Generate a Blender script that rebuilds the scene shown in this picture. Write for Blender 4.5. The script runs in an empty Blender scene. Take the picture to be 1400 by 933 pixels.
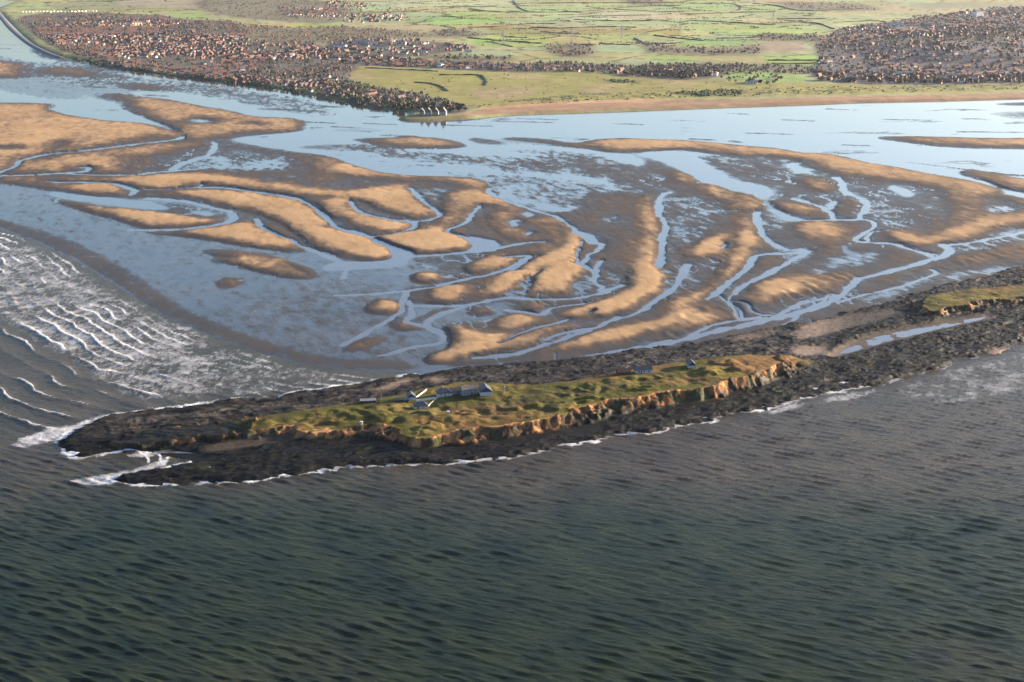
import bpy, math, random
import numpy as np

# ------------------------------------------------------------------ camera, sky, sun, exposure
CAM_H, PITCH, FPX = 364.0, math.radians(16.0), 1944.0      # metres, downward tilt, focal length in photo pixels
SUN_AZ, SUN_EL = math.radians(24.0), math.radians(12.0)    # azimuth from +X (right) towards +Y (away)
SUN_STRENGTH, SKY_STRENGTH, EXPOSURE = 5.0, 0.097, 2.36
HAZE_DENSITY = 5.2e-6

scene = bpy.context.scene
col = scene.collection
cam_data = bpy.data.cameras.new('camera')
cam_data.sensor_width = 36.0
cam_data.lens = 36.0 * FPX / 1400.0
cam_data.clip_start = 1.0
cam_data.clip_end = 200000.0
cam = bpy.data.objects.new('camera', cam_data)
cam.location = (0, 0, CAM_H)
cam.rotation_euler = (math.pi / 2 - PITCH, 0, 0)
col.objects.link(cam)
scene.camera = cam

world = bpy.data.worlds.new('World')
scene.world = world
world.use_nodes = True
wn = world.node_tree.nodes
wl = world.node_tree.links
wn.clear()
sky = wn.new('ShaderNodeTexSky')
sky.sky_type = 'NISHITA'
sky.sun_disc = False
sky.sun_elevation = SUN_EL
sky.sun_rotation = math.pi / 2 - SUN_AZ
sky.altitude = 0
sky.air_density = 1.0
sky.dust_density = 3.0
sky.ozone_density = 3.6
bg = wn.new('ShaderNodeBackground')
bg.inputs['Strength'].default_value = SKY_STRENGTH
wo = wn.new('ShaderNodeOutputWorld')
wl.new(sky.outputs[0], bg.inputs[0])
wl.new(bg.outputs[0], wo.inputs[0])

sun_data = bpy.data.lights.new('sun', 'SUN')
sun_data.energy = SUN_STRENGTH
sun_data.angle = math.radians(0.6)
sun_data.color = (1.0, 0.80, 0.58)
sun = bpy.data.objects.new('sun', sun_data)
from mathutils import Vector
sun_vec = Vector((math.cos(SUN_AZ) * math.cos(SUN_EL), math.sin(SUN_AZ) * math.cos(SUN_EL), math.sin(SUN_EL)))
sun.rotation_euler = (-sun_vec).to_track_quat('-Z', 'Y').to_euler()
sun.location = (600, 800, 600)
col.objects.link(sun)

vs = scene.view_settings
vs.view_transform = 'Standard'
vs.look = 'None'
vs.exposure = EXPOSURE
vs.gamma = 1.0
vs.use_curve_mapping = False
scene.cycles.use_denoising = True
scene.cycles.denoising_prefilter = 'NONE'
scene.cycles.max_bounces = 6
scene.cycles.diffuse_bounces = 2
scene.cycles.glossy_bounces = 3
scene.cycles.volume_bounces = 0
scene.cycles.use_adaptive_sampling = False

# ------------------------------------------------------------------ maths helpers
rng = np.random.default_rng(7)
random.seed(7)
CP, SP = math.cos(PITCH), math.sin(PITCH)

def P(x, y, z=0.0):
    """photo pixel -> point of the ground (or of the level z)"""
    x = np.asarray(x, float); y = np.asarray(y, float)
    a = (x - 700.0) / FPX
    b = (466.5 - y) / FPX
    dy = CP + b * SP
    dz = -SP + b * CP
    t = (z - CAM_H) / dz
    return a * t, dy * t

def P3(x, y, z=0.0):
    X, Y = P(x, y, z)
    return float(X), float(Y), float(z)

def kf(y):
    return np.sin(PITCH + np.arctan((np.asarray(y, float) - 466.5) / FPX))

def _hash(ix, iy, seed):
    h = (ix.astype(np.int64) * 374761393 + iy.astype(np.int64) * 668265263 + seed * 1442695041) & 0xFFFFFFFF
    h = ((h ^ (h >> 13)) * 1274126177) & 0xFFFFFFFF
    h = h ^ (h >> 16)
    return (h & 0xFFFF) / 65535.0

def vnoise(x, y, seed=0):
    ix = np.floor(x); iy = np.floor(y)
    fx = x - ix; fy = y - iy
    fx = fx * fx * fx * (fx * (fx * 6 - 15) + 10)
    fy = fy * fy * fy * (fy * (fy * 6 - 15) + 10)
    ix = ix.astype(np.int64); iy = iy.astype(np.int64)
    a = _hash(ix, iy, seed); b = _hash(ix + 1, iy, seed)
    c = _hash(ix, iy + 1, seed); d = _hash(ix + 1, iy + 1, seed)
    return (a + (b - a) * fx) * (1 - fy) + (c + (d - c) * fx) * fy

def fbm(x, y, octv=4, seed=0, gain=0.5):
    """roughly -1..1"""
    s = 0.0; amp = 1.0; tot = 0.0
    ca, sa = 0.8, 0.6
    for i in range(octv):
        s = s + amp * (vnoise(x, y, seed + i * 17) * 2 - 1)
        tot += amp
        amp *= gain
        x, y = (x * ca - y * sa) * 2.03 + 11.3, (x * sa + y * ca) * 2.03 - 7.7
    return s / tot * 1.35

def sstep(a, b, x):
    t = np.clip((x - a) / (b - a), 0, 1)
    return t * t * (3 - 2 * t)

def spline(pts, closed=False, n=5):
    pts = np.asarray(pts, float)
    m = len(pts)
    out = []
    idx = range(m) if closed else range(m - 1)
    for i in idx:
        if closed:
            p0, p1, p2, p3 = pts[(i - 1) % m], pts[i], pts[(i + 1) % m], pts[(i + 2) % m]
        else:
            p0, p1, p2, p3 = pts[max(i - 1, 0)], pts[i], pts[i + 1], pts[min(i + 2, m - 1)]
        for k in range(n):
            t = k / n
            out.append(0.5 * ((2 * p1) + (-p0 + p2) * t + (2 * p0 - 5 * p1 + 4 * p2 - p3) * t * t + (-p0 + 3 * p1 - 3 * p2 + p3) * t ** 3))
    if not closed:
        out.append(pts[-1])
    return np.array(out)

# ------------------------------------------------------------------ a map of the flats, kept in the photo's own grid
RX0, RY0, RW, RH = -420, -60, 2240, 1120

def fill(poly, smooth=True):
    """even-odd fill -> (mask, y0, x0) with a margin"""
    p = spline(poly, True, 4) if smooth else np.asarray(poly, float)
    mg = 70
    x0 = max(int(p[:, 0].min()) - mg, RX0); x1 = min(int(p[:, 0].max()) + mg, RX0 + RW - 1)
    y0 = max(int(p[:, 1].min()) - mg // 2, RY0); y1 = min(int(p[:, 1].max()) + mg // 2, RY0 + RH - 1)
    xs = np.arange(x0, x1 + 1)
    m = np.zeros((y1 - y0 + 1, x1 - x0 + 1), np.float32)
    q = np.roll(p, -1, axis=0)
    for sub in (0.17, 0.5, 0.83):
        for j in range(m.shape[0]):
            yy = y0 + j + sub - 0.5
            c = (p[:, 1] <= yy) != (q[:, 1] <= yy)
            if not c.any():
                continue
            xi = np.sort(p[c, 0] + (yy - p[c, 1]) * (q[c, 0] - p[c, 0]) / (q[c, 1] - p[c, 1]))
            for a, b in zip(xi[0::2], xi[1::2]):
                m[j] += np.clip(np.minimum(xs + .5, b) - np.maximum(xs - .5, a), 0, 1) / 3
    return m, y0, x0

def blur1(a, s, axis):
    if s < 0.3:
        return a
    r = max(1, int(round(math.sqrt(12 * s * s / 3 + 1) / 2 - 0.5)))
    for _ in range(3):
        pad = [(0, 0), (0, 0)]
        pad[axis] = (r + 1, r)
        c = np.cumsum(np.pad(a, pad, mode='edge'), axis=axis)
        n = a.shape[axis]
        hi = np.take(c, range(2 * r + 1, 2 * r + 1 + n), axis=axis)
        lo = np.take(c, range(0, n), axis=axis)
        a = (hi - lo) / (2 * r + 1)
    return a

V_MAP = [None]

def paint(R, poly, val, soft=4.0, smooth=True):
    """soft = edge width in horizontal photo pixels"""
    m, y0, x0 = fill(poly, smooth)
    k = float(kf(np.mean([q[1] for q in poly])))
    if 0 < abs(soft) and R is V_MAP[0]:
        soft = soft * min(max(.27 / k, 1.0), 2.4)
    m = blur1(blur1(m, soft, 1), soft * k, 0)
    v = R[y0 - RY0:y0 - RY0 + m.shape[0], x0 - RX0:x0 - RX0 + m.shape[1]]
    v += (val - v) * m

def line_mask(pts, half, soft, smooth=True, vary=0.0):
    p = spline(pts, False, 5) if smooth else np.asarray(pts, float)
    mg = int(half + soft) + 4
    x0 = max(int(p[:, 0].min()) - mg, RX0); x1 = min(int(p[:, 0].max()) + mg, RX0 + RW - 1)
    y0 = max(int(p[:, 1].min()) - mg, RY0); y1 = min(int(p[:, 1].max()) + mg, RY0 + RH - 1)
    X, Y = np.meshgrid(np.arange(x0, x1 + 1), np.arange(y0, y1 + 1))
    K = kf(Y)
    d2 = np.full(X.shape, 1e9)
    for a, b in zip(p[:-1], p[1:]):
        vx = b[0] - a[0]; vy = (b[1] - a[1]) / K
        wx = X - a[0]; wy = (Y - a[1]) / K
        t = np.clip((wx * vx + wy * vy) / (vx * vx + vy * vy + 1e-9), 0, 1)
        d2 = np.minimum(d2, (wx - t * vx) ** 2 + (wy - t * vy) ** 2)
    d = np.sqrt(d2)
    if vary:
        d = d / (1 - vary + 2 * vary * vnoise(X / 11.0 + half, Y / (11.0 * K), 5))
    return 1 - sstep(half - soft * .5, half + soft * .5, d), y0, x0

def stroke(R, pts, val, half, soft=3.0, smooth=True, vary=0.0):
    m, y0, x0 = line_mask(pts, half, soft, smooth, vary)
    v = R[y0 - RY0:y0 - RY0 + m.shape[0], x0 - RX0:x0 - RX0 + m.shape[1]]
    v += (val - v) * m

def sample(R, x, y):
    x = np.clip(x - RX0, 0, RW - 1.001); y = np.clip(y - RY0, 0, RH - 1.001)
    ix = x.astype(int); iy = y.astype(int)
    fx = x - ix; fy = y - iy
    return (R[iy, ix] * (1 - fx) + R[iy, ix + 1] * fx) * (1 - fy) + (R[iy + 1, ix] * (1 - fx) + R[iy + 1, ix + 1] * fx) * fy

# ------------------------------------------------------------------ mesh helpers
def grid_mesh(name, X, Y, Z, keep=None, smooth=True):
    """X, Y, Z: (rows, cols) arrays -> mesh of quads; keep: (rows-1, cols-1) bool"""
    r, c = X.shape
    me = bpy.data.meshes.new(name)
    idx = np.arange(r * c).reshape(r, c)
    q = np.stack([idx[:-1, :-1], idx[:-1, 1:], idx[1:, 1:], idx[1:, :-1]], -1)
    # make faces look up
    e1 = np.array([X[0, 1] - X[0, 0], Y[0, 1] - Y[0, 0]]); e2 = np.array([X[1, 0] - X[0, 0], Y[1, 0] - Y[0, 0]])
    if e1[0] * e2[1] - e1[1] * e2[0] < 0:
        q = q[..., ::-1]
    q = q.reshape(-1, 4) if keep is None else q[keep]
    used = np.unique(q)
    remap = np.full(r * c, -1, np.int64); remap[used] = np.arange(len(used))
    q = remap[q]
    co = np.stack([X.ravel()[used], Y.ravel()[used], Z.ravel()[used]], -1).astype(np.float32)
    me.vertices.add(len(co)); me.vertices.foreach_set('co', co.ravel())
    n = len(q)
    me.loops.add(n * 4); me.loops.foreach_set('vertex_index', q.ravel().astype(np.int32))
    me.polygons.add(n); me.polygons.foreach_set('loop_start', np.arange(0, n * 4, 4, dtype=np.int32))
    me.polygons.foreach_set('use_smooth', np.full(n, smooth))
    me.update(calc_edges=True)
    return me, used

def add_float(me, name, arr):
    a = me.attributes.new(name, 'FLOAT', 'POINT')
    a.data.foreach_set('value', np.asarray(arr, np.float32).ravel())

def add_color(me, name, arr):
    a = me.color_attributes.new(name, 'FLOAT_COLOR', 'POINT')
    rgba = np.ones((len(arr), 4), np.float32); rgba[:, :3] = arr
    a.data.foreach_set('color', rgba.ravel())

class MB:
    """collects polygons for one mesh"""
    def __init__(s):
        s.v = []; s.f = []; s.mi = []
    def poly(s, pts, mi=0):
        n = len(s.v); s.v.extend(pts); s.f.append(tuple(range(n, n + len(pts)))); s.mi.append(mi)
    def box(s, x0, x1, y0, y1, z0, z1, mi=0):
        n = len(s.v)
        s.v += [(x0, y0, z0), (x1, y0, z0), (x1, y1, z0), (x0, y1, z0), (x0, y0, z1), (x1, y0, z1), (x1, y1, z1), (x0, y1, z1)]
        for f in ((3, 2, 1, 0), (4, 5, 6, 7), (0, 1, 5, 4), (1, 2, 6, 5), (2, 3, 7, 6), (3, 0, 4, 7)):
            s.f.append(tuple(n + i for i in f)); s.mi.append(mi)
    def bar(s, a, b, w, mi=0):
        a = Vector(a); b = Vector(b); d = (b - a).normalized()
        u = d.cross(Vector((0, 0, 1))) if abs(d.z) < .95 else d.cross(Vector((1, 0, 0)))
        u.normalize(); t = d.cross(u)
        n = len(s.v); h = w / 2
        for p in (a, b):
            for su, st in ((-1, -1), (1, -1), (1, 1), (-1, 1)):
                s.v.append(tuple(p + u * h * su + t * h * st))
        for f in ((3, 2, 1, 0), (4, 5, 6, 7), (0, 1, 5, 4), (1, 2, 6, 5), (2, 3, 7, 6), (3, 0, 4, 7)):
            s.f.append(tuple(n + i for i in f)); s.mi.append(mi)
    def mesh(s, name, mats, smooth=False):
        me = bpy.data.meshes.new(name)
        me.from_pydata(s.v, [], s.f)
        for m in (mats if isinstance(mats, (list, tuple)) else [mats]):
            me.materials.append(m)
        if any(s.mi):
            me.polygons.foreach_set('material_index', s.mi)
        if smooth:
            me.polygons.foreach_set('use_smooth', [True] * len(me.polygons))
        me.update()
        return me

def link(name, me, parent=None, **props):
    o = bpy.data.objects.new(name, me)
    col.objects.link(o)
    if parent is not None:
        o.parent = parent
    for k, v in props.items():
        o[k] = v
    return o

def thing(name, loc, rz, label, category, group=None):
    o = bpy.data.objects.new(name, None)
    o.empty_display_size = 1.0
    col.objects.link(o)
    o.location = loc; o.rotation_euler = (0, 0, rz)
    o['label'] = label; o['category'] = category
    if group:
        o['group'] = group
    return o

# ------------------------------------------------------------------ materials
class NT:
    def __init__(s, name):
        s.m = bpy.data.materials.new(name); s.m.use_nodes = True
        s.t = s.m.node_tree; s.n = s.t.nodes; s.l = s.t.links
        s.b = s.n['Principled BSDF']
    def node(s, kind, **kw):
        n = s.n.new(kind)
        for k, v in kw.items():
            setattr(n, k, v)
        return n
    def setin(s, sock, v):
        if hasattr(v, 'is_output'):
            s.l.new(v, sock)
        else:
            sock.default_value = v if not isinstance(v, tuple) or len(v) != 3 or sock.type == 'VECTOR' else (*v, 1)
    def pos(s, scale=(1, 1, 1), rz=0.0):
        g = s.node('ShaderNodeNewGeometry')
        mp = s.node('ShaderNodeMapping', vector_type='POINT')
        r = s.node('ShaderNodeVectorRotate', rotation_type='Z_AXIS')
        r.inputs['Angle'].default_value = -rz
        s.l.new(g.outputs['Position'], r.inputs['Vector'])
        s.l.new(r.outputs[0], mp.inputs['Vector'])
        mp.inputs['Scale'].default_value = scale
        return mp.outputs[0]
    def noise(s, scale, detail=4, rough=.55, vec=None, dist=0.0):
        n = s.node('ShaderNodeTexNoise')
        n.inputs['Scale'].default_value = scale
        n.inputs['Detail'].default_value = detail
        n.inputs['Roughness'].default_value = rough
        n.inputs['Distortion'].default_value = dist
        s.l.new(vec if vec is not None else s.pos(), n.inputs['Vector'])
        return n.outputs['Fac']
    def math(s, op, a, b=0.0, c=None, clamp=False):
        n = s.node('ShaderNodeMath', operation=op, use_clamp=clamp)
        s.setin(n.inputs[0], a); s.setin(n.inputs[1], b)
        if c is not None:
            s.setin(n.inputs[2], c)
        return n.outputs[0]
    def rng(s, v, a, b, c=0.0, d=1.0, smooth=False):
        n = s.node('ShaderNodeMapRange', interpolation_type='SMOOTHSTEP' if smooth else 'LINEAR')
        s.setin(n.inputs[0], v)
        for i, q in enumerate((a, b, c, d)):
            s.setin(n.inputs[1 + i], q)
        return n.outputs[0]
    def mix(s, f, a, b, mode='MIX'):
        n = s.node('ShaderNodeMix', data_type='RGBA', blend_type=mode)
        s.setin(n.inputs[0], f); s.setin(n.inputs[6], a); s.setin(n.inputs[7], b)
        return n.outputs[2]
    def attr(s, name, colr=False):
        n = s.node('ShaderNodeAttribute', attribute_name=name)
        return n.outputs['Color' if colr else 'Fac']
    def bump(s, h, dist, strength=1.0, normal=None):
        n = s.node('ShaderNodeBump')
        n.inputs['Strength'].default_value = strength
        n.inputs['Distance'].default_value = dist
        s.setin(n.inputs['Height'], h)
        if normal is not None:
            s.l.new(normal, n.inputs['Normal'])
        s.l.new(n.outputs[0], s.b.inputs['Normal'])
        return n.outputs[0]
    def out(s, color=None, rough=None, ior=None, spec=None):
        if color is not None: s.setin(s.b.inputs['Base Color'], color)
        if rough is not None: s.setin(s.b.inputs['Roughness'], rough)
        if ior is not None: s.b.inputs['IOR'].default_value = ior
        if spec is not None: s.setin(s.b.inputs['Specular IOR Level'], spec)
        return s.m

def mat_plain(name, c, rough=.8, var=.25, scale=.6):
    t = NT(name)
    n = t.noise(scale, 4)
    k = t.rng(n, .25, .75, 1 - var, 1 + var)
    cc = t.mix(1.0, c, k, 'MULTIPLY')
    return t.out(cc, rough, spec=.25)
# ------------------------------------------------------------------ traced map of the tidal flats
COAST = [(1900, 122), (1650, 129), (1400, 136), (1290, 139), (1180, 141), (1070, 145), (930, 150), (800, 155), (700, 158), (650, 163),
         (600, 166), (560, 167), (538, 166), (545, 161), (560, 157), (552, 153), (520, 149), (490, 145), (440, 134), (400, 126), (350, 119),
         (300, 113), (240, 106), (190, 99), (140, 93), (110, 83), (85, 80), (60, 72), (40, 60), (25, 45), (10, 30), (0, 20), (-8, 13), (8, 7), (28, 1), (42, -6), (52, -20), (55, -55), (2600, -55)]
# dryness map: <-0.12 under water, 0 saturated, 1 dry pale sand
V = np.full((RH, RW), 0.27, np.float32)
V_MAP[0] = V
S = np.full((RH, RW), 0.06, np.float32)          # how broken up into puddles and ripples
WATER = -0.55
# upper reach: the far channel below the shore
paint(V, [(-420, 30), (10, 30), (40, 70), (70, 82), (140, 92), (190, 98), (250, 104), (330, 112), (400, 124), (470, 138), (520, 148), (560, 155), (545, 168), (640, 166),
          (700, 158), (800, 154), (930, 149), (1070, 145), (1180, 141), (1290, 139), (1400, 134), (1800, 124), (1800, 300), (1400, 272), (1370, 262), (1340, 253), (1310, 246),
          (1260, 237), (1230, 231), (1180, 222), (1130, 211), (1095, 210), (1060, 204), (1010, 200), (960, 195), (940, 207), (1000, 214), (950, 222), (900, 212), (860, 209), (880, 222),
          (870, 232), (840, 243), (850, 262), (800, 284), (760, 290), (720, 280), (690, 272), (676, 268), (668, 256), (640, 245), (600, 242), (545, 240), (500, 233), (465, 223),
          (440, 213), (390, 205), (345, 198), (318, 191), (350, 186), (400, 182), (412, 176), (410, 168), (395, 163), (340, 160), (310, 152), (250, 141), (190, 133),
          (165, 141), (195, 160), (245, 178), (252, 186), (240, 181), (190, 168), (112, 165), (75, 155), (60, 149), (30, 142), (-420, 142)], WATER, 4)
paint(V, [(-60, 66), (60, 84), (130, 96), (220, 106), (330, 117), (450, 140), (480, 160), (440, 168), (340, 150), (250, 132), (170, 128), (120, 150), (60, 140), (-60, 120)], -.05, 14)
# broken wet mud right of the near shore
paint(V, [(500, 207), (560, 205), (640, 210), (720, 213), (800, 215), (850, 228), (790, 240), (720, 235), (650, 228), (560, 222), (500, 214)], -.02, 12)
paint(V, [(560, 232), (640, 236), (720, 240), (800, 246), (856, 262), (810, 282), (750, 286), (700, 272), (668, 252), (600, 241)], -.075, 10)
paint(V, [(650, 205), (760, 205), (860, 214), (800, 213), (720, 212)], -.10, 8)
paint(S, [(470, 200), (560, 198), (640, 205), (720, 205), (800, 205), (870, 230), (880, 255), (800, 290), (740, 285), (690, 265), (640, 240), (560, 235), (480, 220)], .34, 10)
paint(V, [(470, 196), (520, 198), (560, 203), (530, 208), (470, 207), (400, 203), (420, 198)], .05, 6)
paint(V, [(760, 212), (800, 212), (880, 228), (925, 240), (925, 262), (880, 270), (860, 252), (800, 242), (750, 232), (720, 238), (700, 236), (690, 228), (720, 222)], .16, 10)
for q in ([(480, 191), (520, 189), (570, 188), (610, 191), (636, 199), (620, 203), (570, 203), (520, 198)],
          [(640, 188), (660, 190), (690, 197), (670, 198), (650, 194)],
          [(690, 188), (740, 190), (780, 196), (812, 201), (790, 203), (740, 196), (690, 191)]):
    paint(V, q, .75, 5)
paint(V, [(640, 188), (700, 192), (800, 203), (700, 202)], .02, 12)
# dark sand spits in the far water
for x, y, w in ((715, 167, 40), (735, 163, 25), (640, 172, 30), (1170, 199, 18), (960, 191, 14), (1005, 194, 6), (470, 174, 16), (440, 168, 14), (150, 113, 20), (190, 119, 8), (215, 131, 12), (130, 119, 8),
                (1240, 164, 30), (1010, 156, 12), (1150, 150, 18), (1370, 181, 60), (1395, 240, 12), (300, 124, 18), (340, 131, 22), (270, 118, 16), (390, 137, 14), (1090, 165, 20), (860, 170, 18),
                (520, 170, 18), (545, 186, 20), (380, 150, 20), (420, 152, 14), (350, 141, 12), (450, 146, 16), (1320, 150, 24), (1050, 183, 30)):
    stroke(V, [(x - w, y - .6), (x, y), (x + w, y + .8)], .25, 7, 12)
stroke(V, [(1240, 222), (1290, 228), (1350, 236), (1400, 241), (1500, 250)], .2, 4, 6)
paint(V, [(1195, 188), (1230, 187), (1290, 188), (1400, 190), (1700, 190), (1700, 206), (1400, 204), (1340, 203), (1280, 200), (1225, 193)], .85, 5)
paint(V, [(1310, 236), (1330, 233), (1370, 240), (1400, 245), (1600, 262), (1600, 300), (1400, 264), (1360, 252), (1325, 242)], .85, 4)
paint(V, [(1340, 152), (1400, 150), (1700, 146), (1700, 164), (1400, 165), (1350, 160)], .02, 10)
paint(V, [(1360, 142), (1420, 140), (1700, 136), (1700, 144), (1400, 145)], .6, 6)
# upper left banks
paint(V, [(-420, 86), (0, 85), (20, 92), (25, 100), (0, 106), (-420, 108)], .7, 5)
paint(V, [(50, 96), (90, 92), (125, 98), (160, 105), (150, 108), (100, 104), (60, 103)], .6, 5)
paint(V, [(60, 85), (100, 88), (180, 96), (150, 100), (100, 92)], .1, 6)
paint(S, [(-50, 60), (60, 80), (120, 88), (200, 100), (300, 115), (440, 140), (480, 165), (380, 150), (200, 120), (100, 115), (-50, 80)], .3, 10)
paint(V, [(165, 117), (200, 117), (235, 121), (220, 124), (185, 122)], .6, 4)
paint(V, [(142, 130), (175, 129), (185, 136), (160, 140)], .55, 4)
paint(V, [(-420, 143), (30, 142), (60, 149), (78, 156), (110, 160), (150, 167), (200, 172), (235, 182), (245, 187), (220, 193), (150, 203), (90, 210), (60, 213), (30, 222), (10, 233), (-420, 240)], .78, 4)
paint(V, [(170, 140), (190, 134), (225, 137), (250, 142), (280, 148), (310, 152), (340, 160), (400, 163), (412, 168), (408, 176), (395, 180), (330, 182), (270, 191), (252, 189), (250, 180), (225, 168), (185, 155)], .75, 4)
paint(V, [(252, 163), (275, 162), (298, 166), (280, 170), (258, 168)], -.25, 5)
paint(V, [(328, 170), (345, 167), (362, 170), (345, 172)], -.2, 5)
paint(V, [(-420, 188), (0, 190), (50, 196), (58, 200), (50, 207), (30, 212), (-420, 219)], .95, 4)
paint(V, [(-420, 199), (0, 200), (34, 202), (20, 206), (-420, 206)], .2, 5)
paint(V, [(54, 205), (70, 194), (95, 192), (105, 196), (90, 203), (60, 209)], .14, 5)
paint(V, [(130, 201), (150, 196), (185, 189), (218, 183), (200, 192), (150, 201), (120, 204)], .1, 4)
paint(V, [(30, 222), (90, 213), (140, 208), (240, 198), (285, 197), (240, 210), (180, 225), (100, 230), (30, 237), (-420, 240), (-420, 236)], .72, 5)
paint(V, [(140, 215), (210, 213), (250, 201), (288, 205), (291, 214), (262, 226), (235, 234), (180, 236), (172, 222), (150, 217)], .08, 8)
paint(V, [(105, 219), (125, 222), (150, 228), (160, 235), (130, 236), (114, 226)], 1, 5)
paint(V, [(178, 227), (196, 228), (190, 233), (180, 232)], .9, 4)
paint(V, [(186, 219), (206, 217), (204, 224), (190, 225)], .45, 4)
paint(V, [(300, 204), (312, 200), (340, 205), (370, 210), (394, 214), (385, 217), (350, 215), (312, 217), (299, 214)], .02, 5)
paint(V, [(395, 212), (440, 215), (478, 232), (480, 262), (420, 258), (380, 240)], .3, 12)
paint(S, [(380, 215), (440, 215), (480, 235), (480, 265), (420, 258), (375, 240)], .22, 12)
paint(V, [(420, 213), (452, 217), (466, 226), (470, 240), (445, 236), (425, 224)], .62, 6)
paint(V, [(288, 212), (330, 219), (390, 217), (388, 230), (375, 234), (330, 232), (262, 229)], -.16, 5)
paint(S, [(280, 210), (330, 215), (395, 214), (395, 232), (330, 235), (250, 232)], .4, 6)
paint(V, [(-420, 246), (60, 246), (150, 246), (250, 239), (290, 241), (330, 246), (370, 253), (420, 260), (480, 267), (470, 271), (420, 269), (380, 264), (340, 258), (300, 254), (275, 251), (240, 257),
          (190, 258), (183, 252), (60, 248), (-420, 250)], .95, 4)
paint(V, [(30, 250), (70, 255), (120, 253), (150, 254), (165, 260), (175, 267), (200, 268), (160, 268), (130, 267), (90, 262), (20, 252)], .85, 4)
# the blue sheet of standing water on the left
paint(V, [(-420, 249), (0, 250), (20, 252), (60, 259), (100, 265), (130, 269), (200, 272), (235, 272), (260, 277), (300, 285), (325, 293), (318, 303), (290, 309), (240, 315), (190, 312), (215, 318), (250, 322),
          (300, 330), (340, 337), (380, 342), (405, 345), (412, 338), (440, 342), (470, 352), (500, 358), (545, 354), (580, 352), (640, 348), (660, 356), (625, 370), (600, 390), (560, 395), (560, 410), (590, 419), (640, 420),
          (690, 412), (700, 427), (660, 440), (612, 446), (615, 475), (585, 494), (640, 500), (690, 494), (730, 487), (700, 497), (600, 512), (520, 522), (440, 520), (380, 500), (320, 480), (250, 445), (180, 415),
          (140, 390), (100, 355), (50, 330), (0, 312), (-420, 250)], -.05, 6)
paint(V, [(420, 390), (480, 380), (540, 400), (560, 440), (600, 470), (585, 494), (520, 510), (440, 500), (380, 480), (330, 450), (330, 410)], .01, 30)
paint(S, [(300, 380), (480, 360), (540, 400), (560, 440), (600, 470), (585, 494), (520, 515), (440, 500), (380, 480), (330, 450)], .045, 25)
paint(V, [(75, 272), (130, 284), (180, 288), (230, 294), (280, 301), (302, 300), (290, 306), (250, 309), (215, 313), (190, 308), (160, 300), (120, 289)], .9, 4)
paint(V, [(205, 279), (250, 281), (300, 291), (308, 296), (290, 301), (250, 294), (215, 287)], .12, 5)
paint(V, [(262, 290), (280, 289), (296, 293), (280, 295)], -.3, 3)
paint(V, [(70, 262), (130, 270), (210, 279), (225, 287), (150, 279), (90, 270)], -.4, 4)
paint(V, [(278, 275), (320, 286), (360, 294), (385, 304), (400, 314), (420, 330), (440, 342), (412, 338), (395, 322), (372, 306), (350, 302), (330, 305), (324, 300), (327, 292), (300, 283)], .07, 6)
paint(V, [(205, 318), (250, 315), (300, 309), (330, 305), (355, 312), (385, 325), (400, 332), (410, 340), (405, 344), (380, 341), (340, 336), (300, 328), (250, 322)], .85, 4)
paint(V, [(282, 343), (330, 345), (380, 352), (350, 355), (300, 350)], .5, 4)
paint(V, [(288, 356), (330, 354), (380, 354), (395, 360), (430, 374), (420, 380), (380, 378), (350, 370), (320, 362)], .72, 4)
paint(V, [(385, 360), (400, 360), (430, 374), (420, 378), (395, 372)], .15, 4)
paint(V, [(298, 388), (308, 382), (330, 383), (318, 392), (303, 393)], .62, 3)
# middle fingers
paint(V, [(222, 266), (260, 262), (310, 263), (350, 268), (390, 274), (420, 282), (437, 293), (447, 303), (440, 310), (420, 312), (400, 310), (385, 303), (360, 292), (330, 286), (300, 278), (270, 272), (240, 268)], 1, 4)
paint(V, [(400, 312), (440, 312), (470, 320), (490, 324), (515, 335), (535, 348), (530, 353), (500, 357), (480, 352), (450, 345), (430, 335), (415, 322)], 1, 4)
paint(V, [(425, 270), (460, 268), (475, 276), (470, 290), (455, 295), (440, 285)], .3, 6)
paint(V, [(460, 224), (510, 235), (545, 241), (600, 243), (640, 245), (662, 250), (672, 257), (678, 268), (660, 262), (640, 256), (620, 252), (580, 248), (540, 246), (500, 242), (460, 238)], .95, 4)
paint(V, [(470, 246), (540, 247), (610, 250), (620, 258), (560, 256), (500, 260), (460, 256)], .16, 9)
paint(V, [(480, 262), (545, 254), (557, 258), (566, 266), (572, 274), (584, 284), (595, 293), (585, 297), (565, 298), (545, 294), (525, 288), (510, 280), (490, 274), (455, 270), (440, 266)], .92, 3)
paint(V, [(560, 254), (610, 250), (620, 260), (615, 272), (609, 285), (612, 294), (602, 290), (590, 280), (575, 265)], .12, 5)
paint(S, [(560, 254), (590, 262), (605, 290), (590, 284), (575, 268)], .3, 5)
paint(V, [(440, 276), (476, 274), (480, 282), (488, 289), (500, 297), (520, 302), (545, 307), (558, 310), (559, 314), (545, 318), (520, 317), (495, 312), (475, 302), (455, 294)], 1, 3)
paint(V, [(480, 274), (500, 278), (520, 288), (550, 298), (580, 300), (560, 302), (530, 299), (505, 292), (485, 283)], .12, 4)
paint(V, [(615, 265), (650, 262), (680, 270), (703, 284), (709, 291), (697, 297), (660, 278), (650, 287), (635, 298), (615, 307), (600, 316), (575, 322), (600, 305), (608, 290)], .8, 5)
paint(V, [(665, 279), (690, 290), (692, 308), (700, 318), (720, 331), (690, 333), (650, 322), (628, 312), (640, 302)], .22, 6)
paint(V, [(668, 296), (686, 292), (694, 297), (694, 308), (705, 318), (728, 330), (712, 332), (690, 322), (676, 310)], .85, 3)
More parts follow.
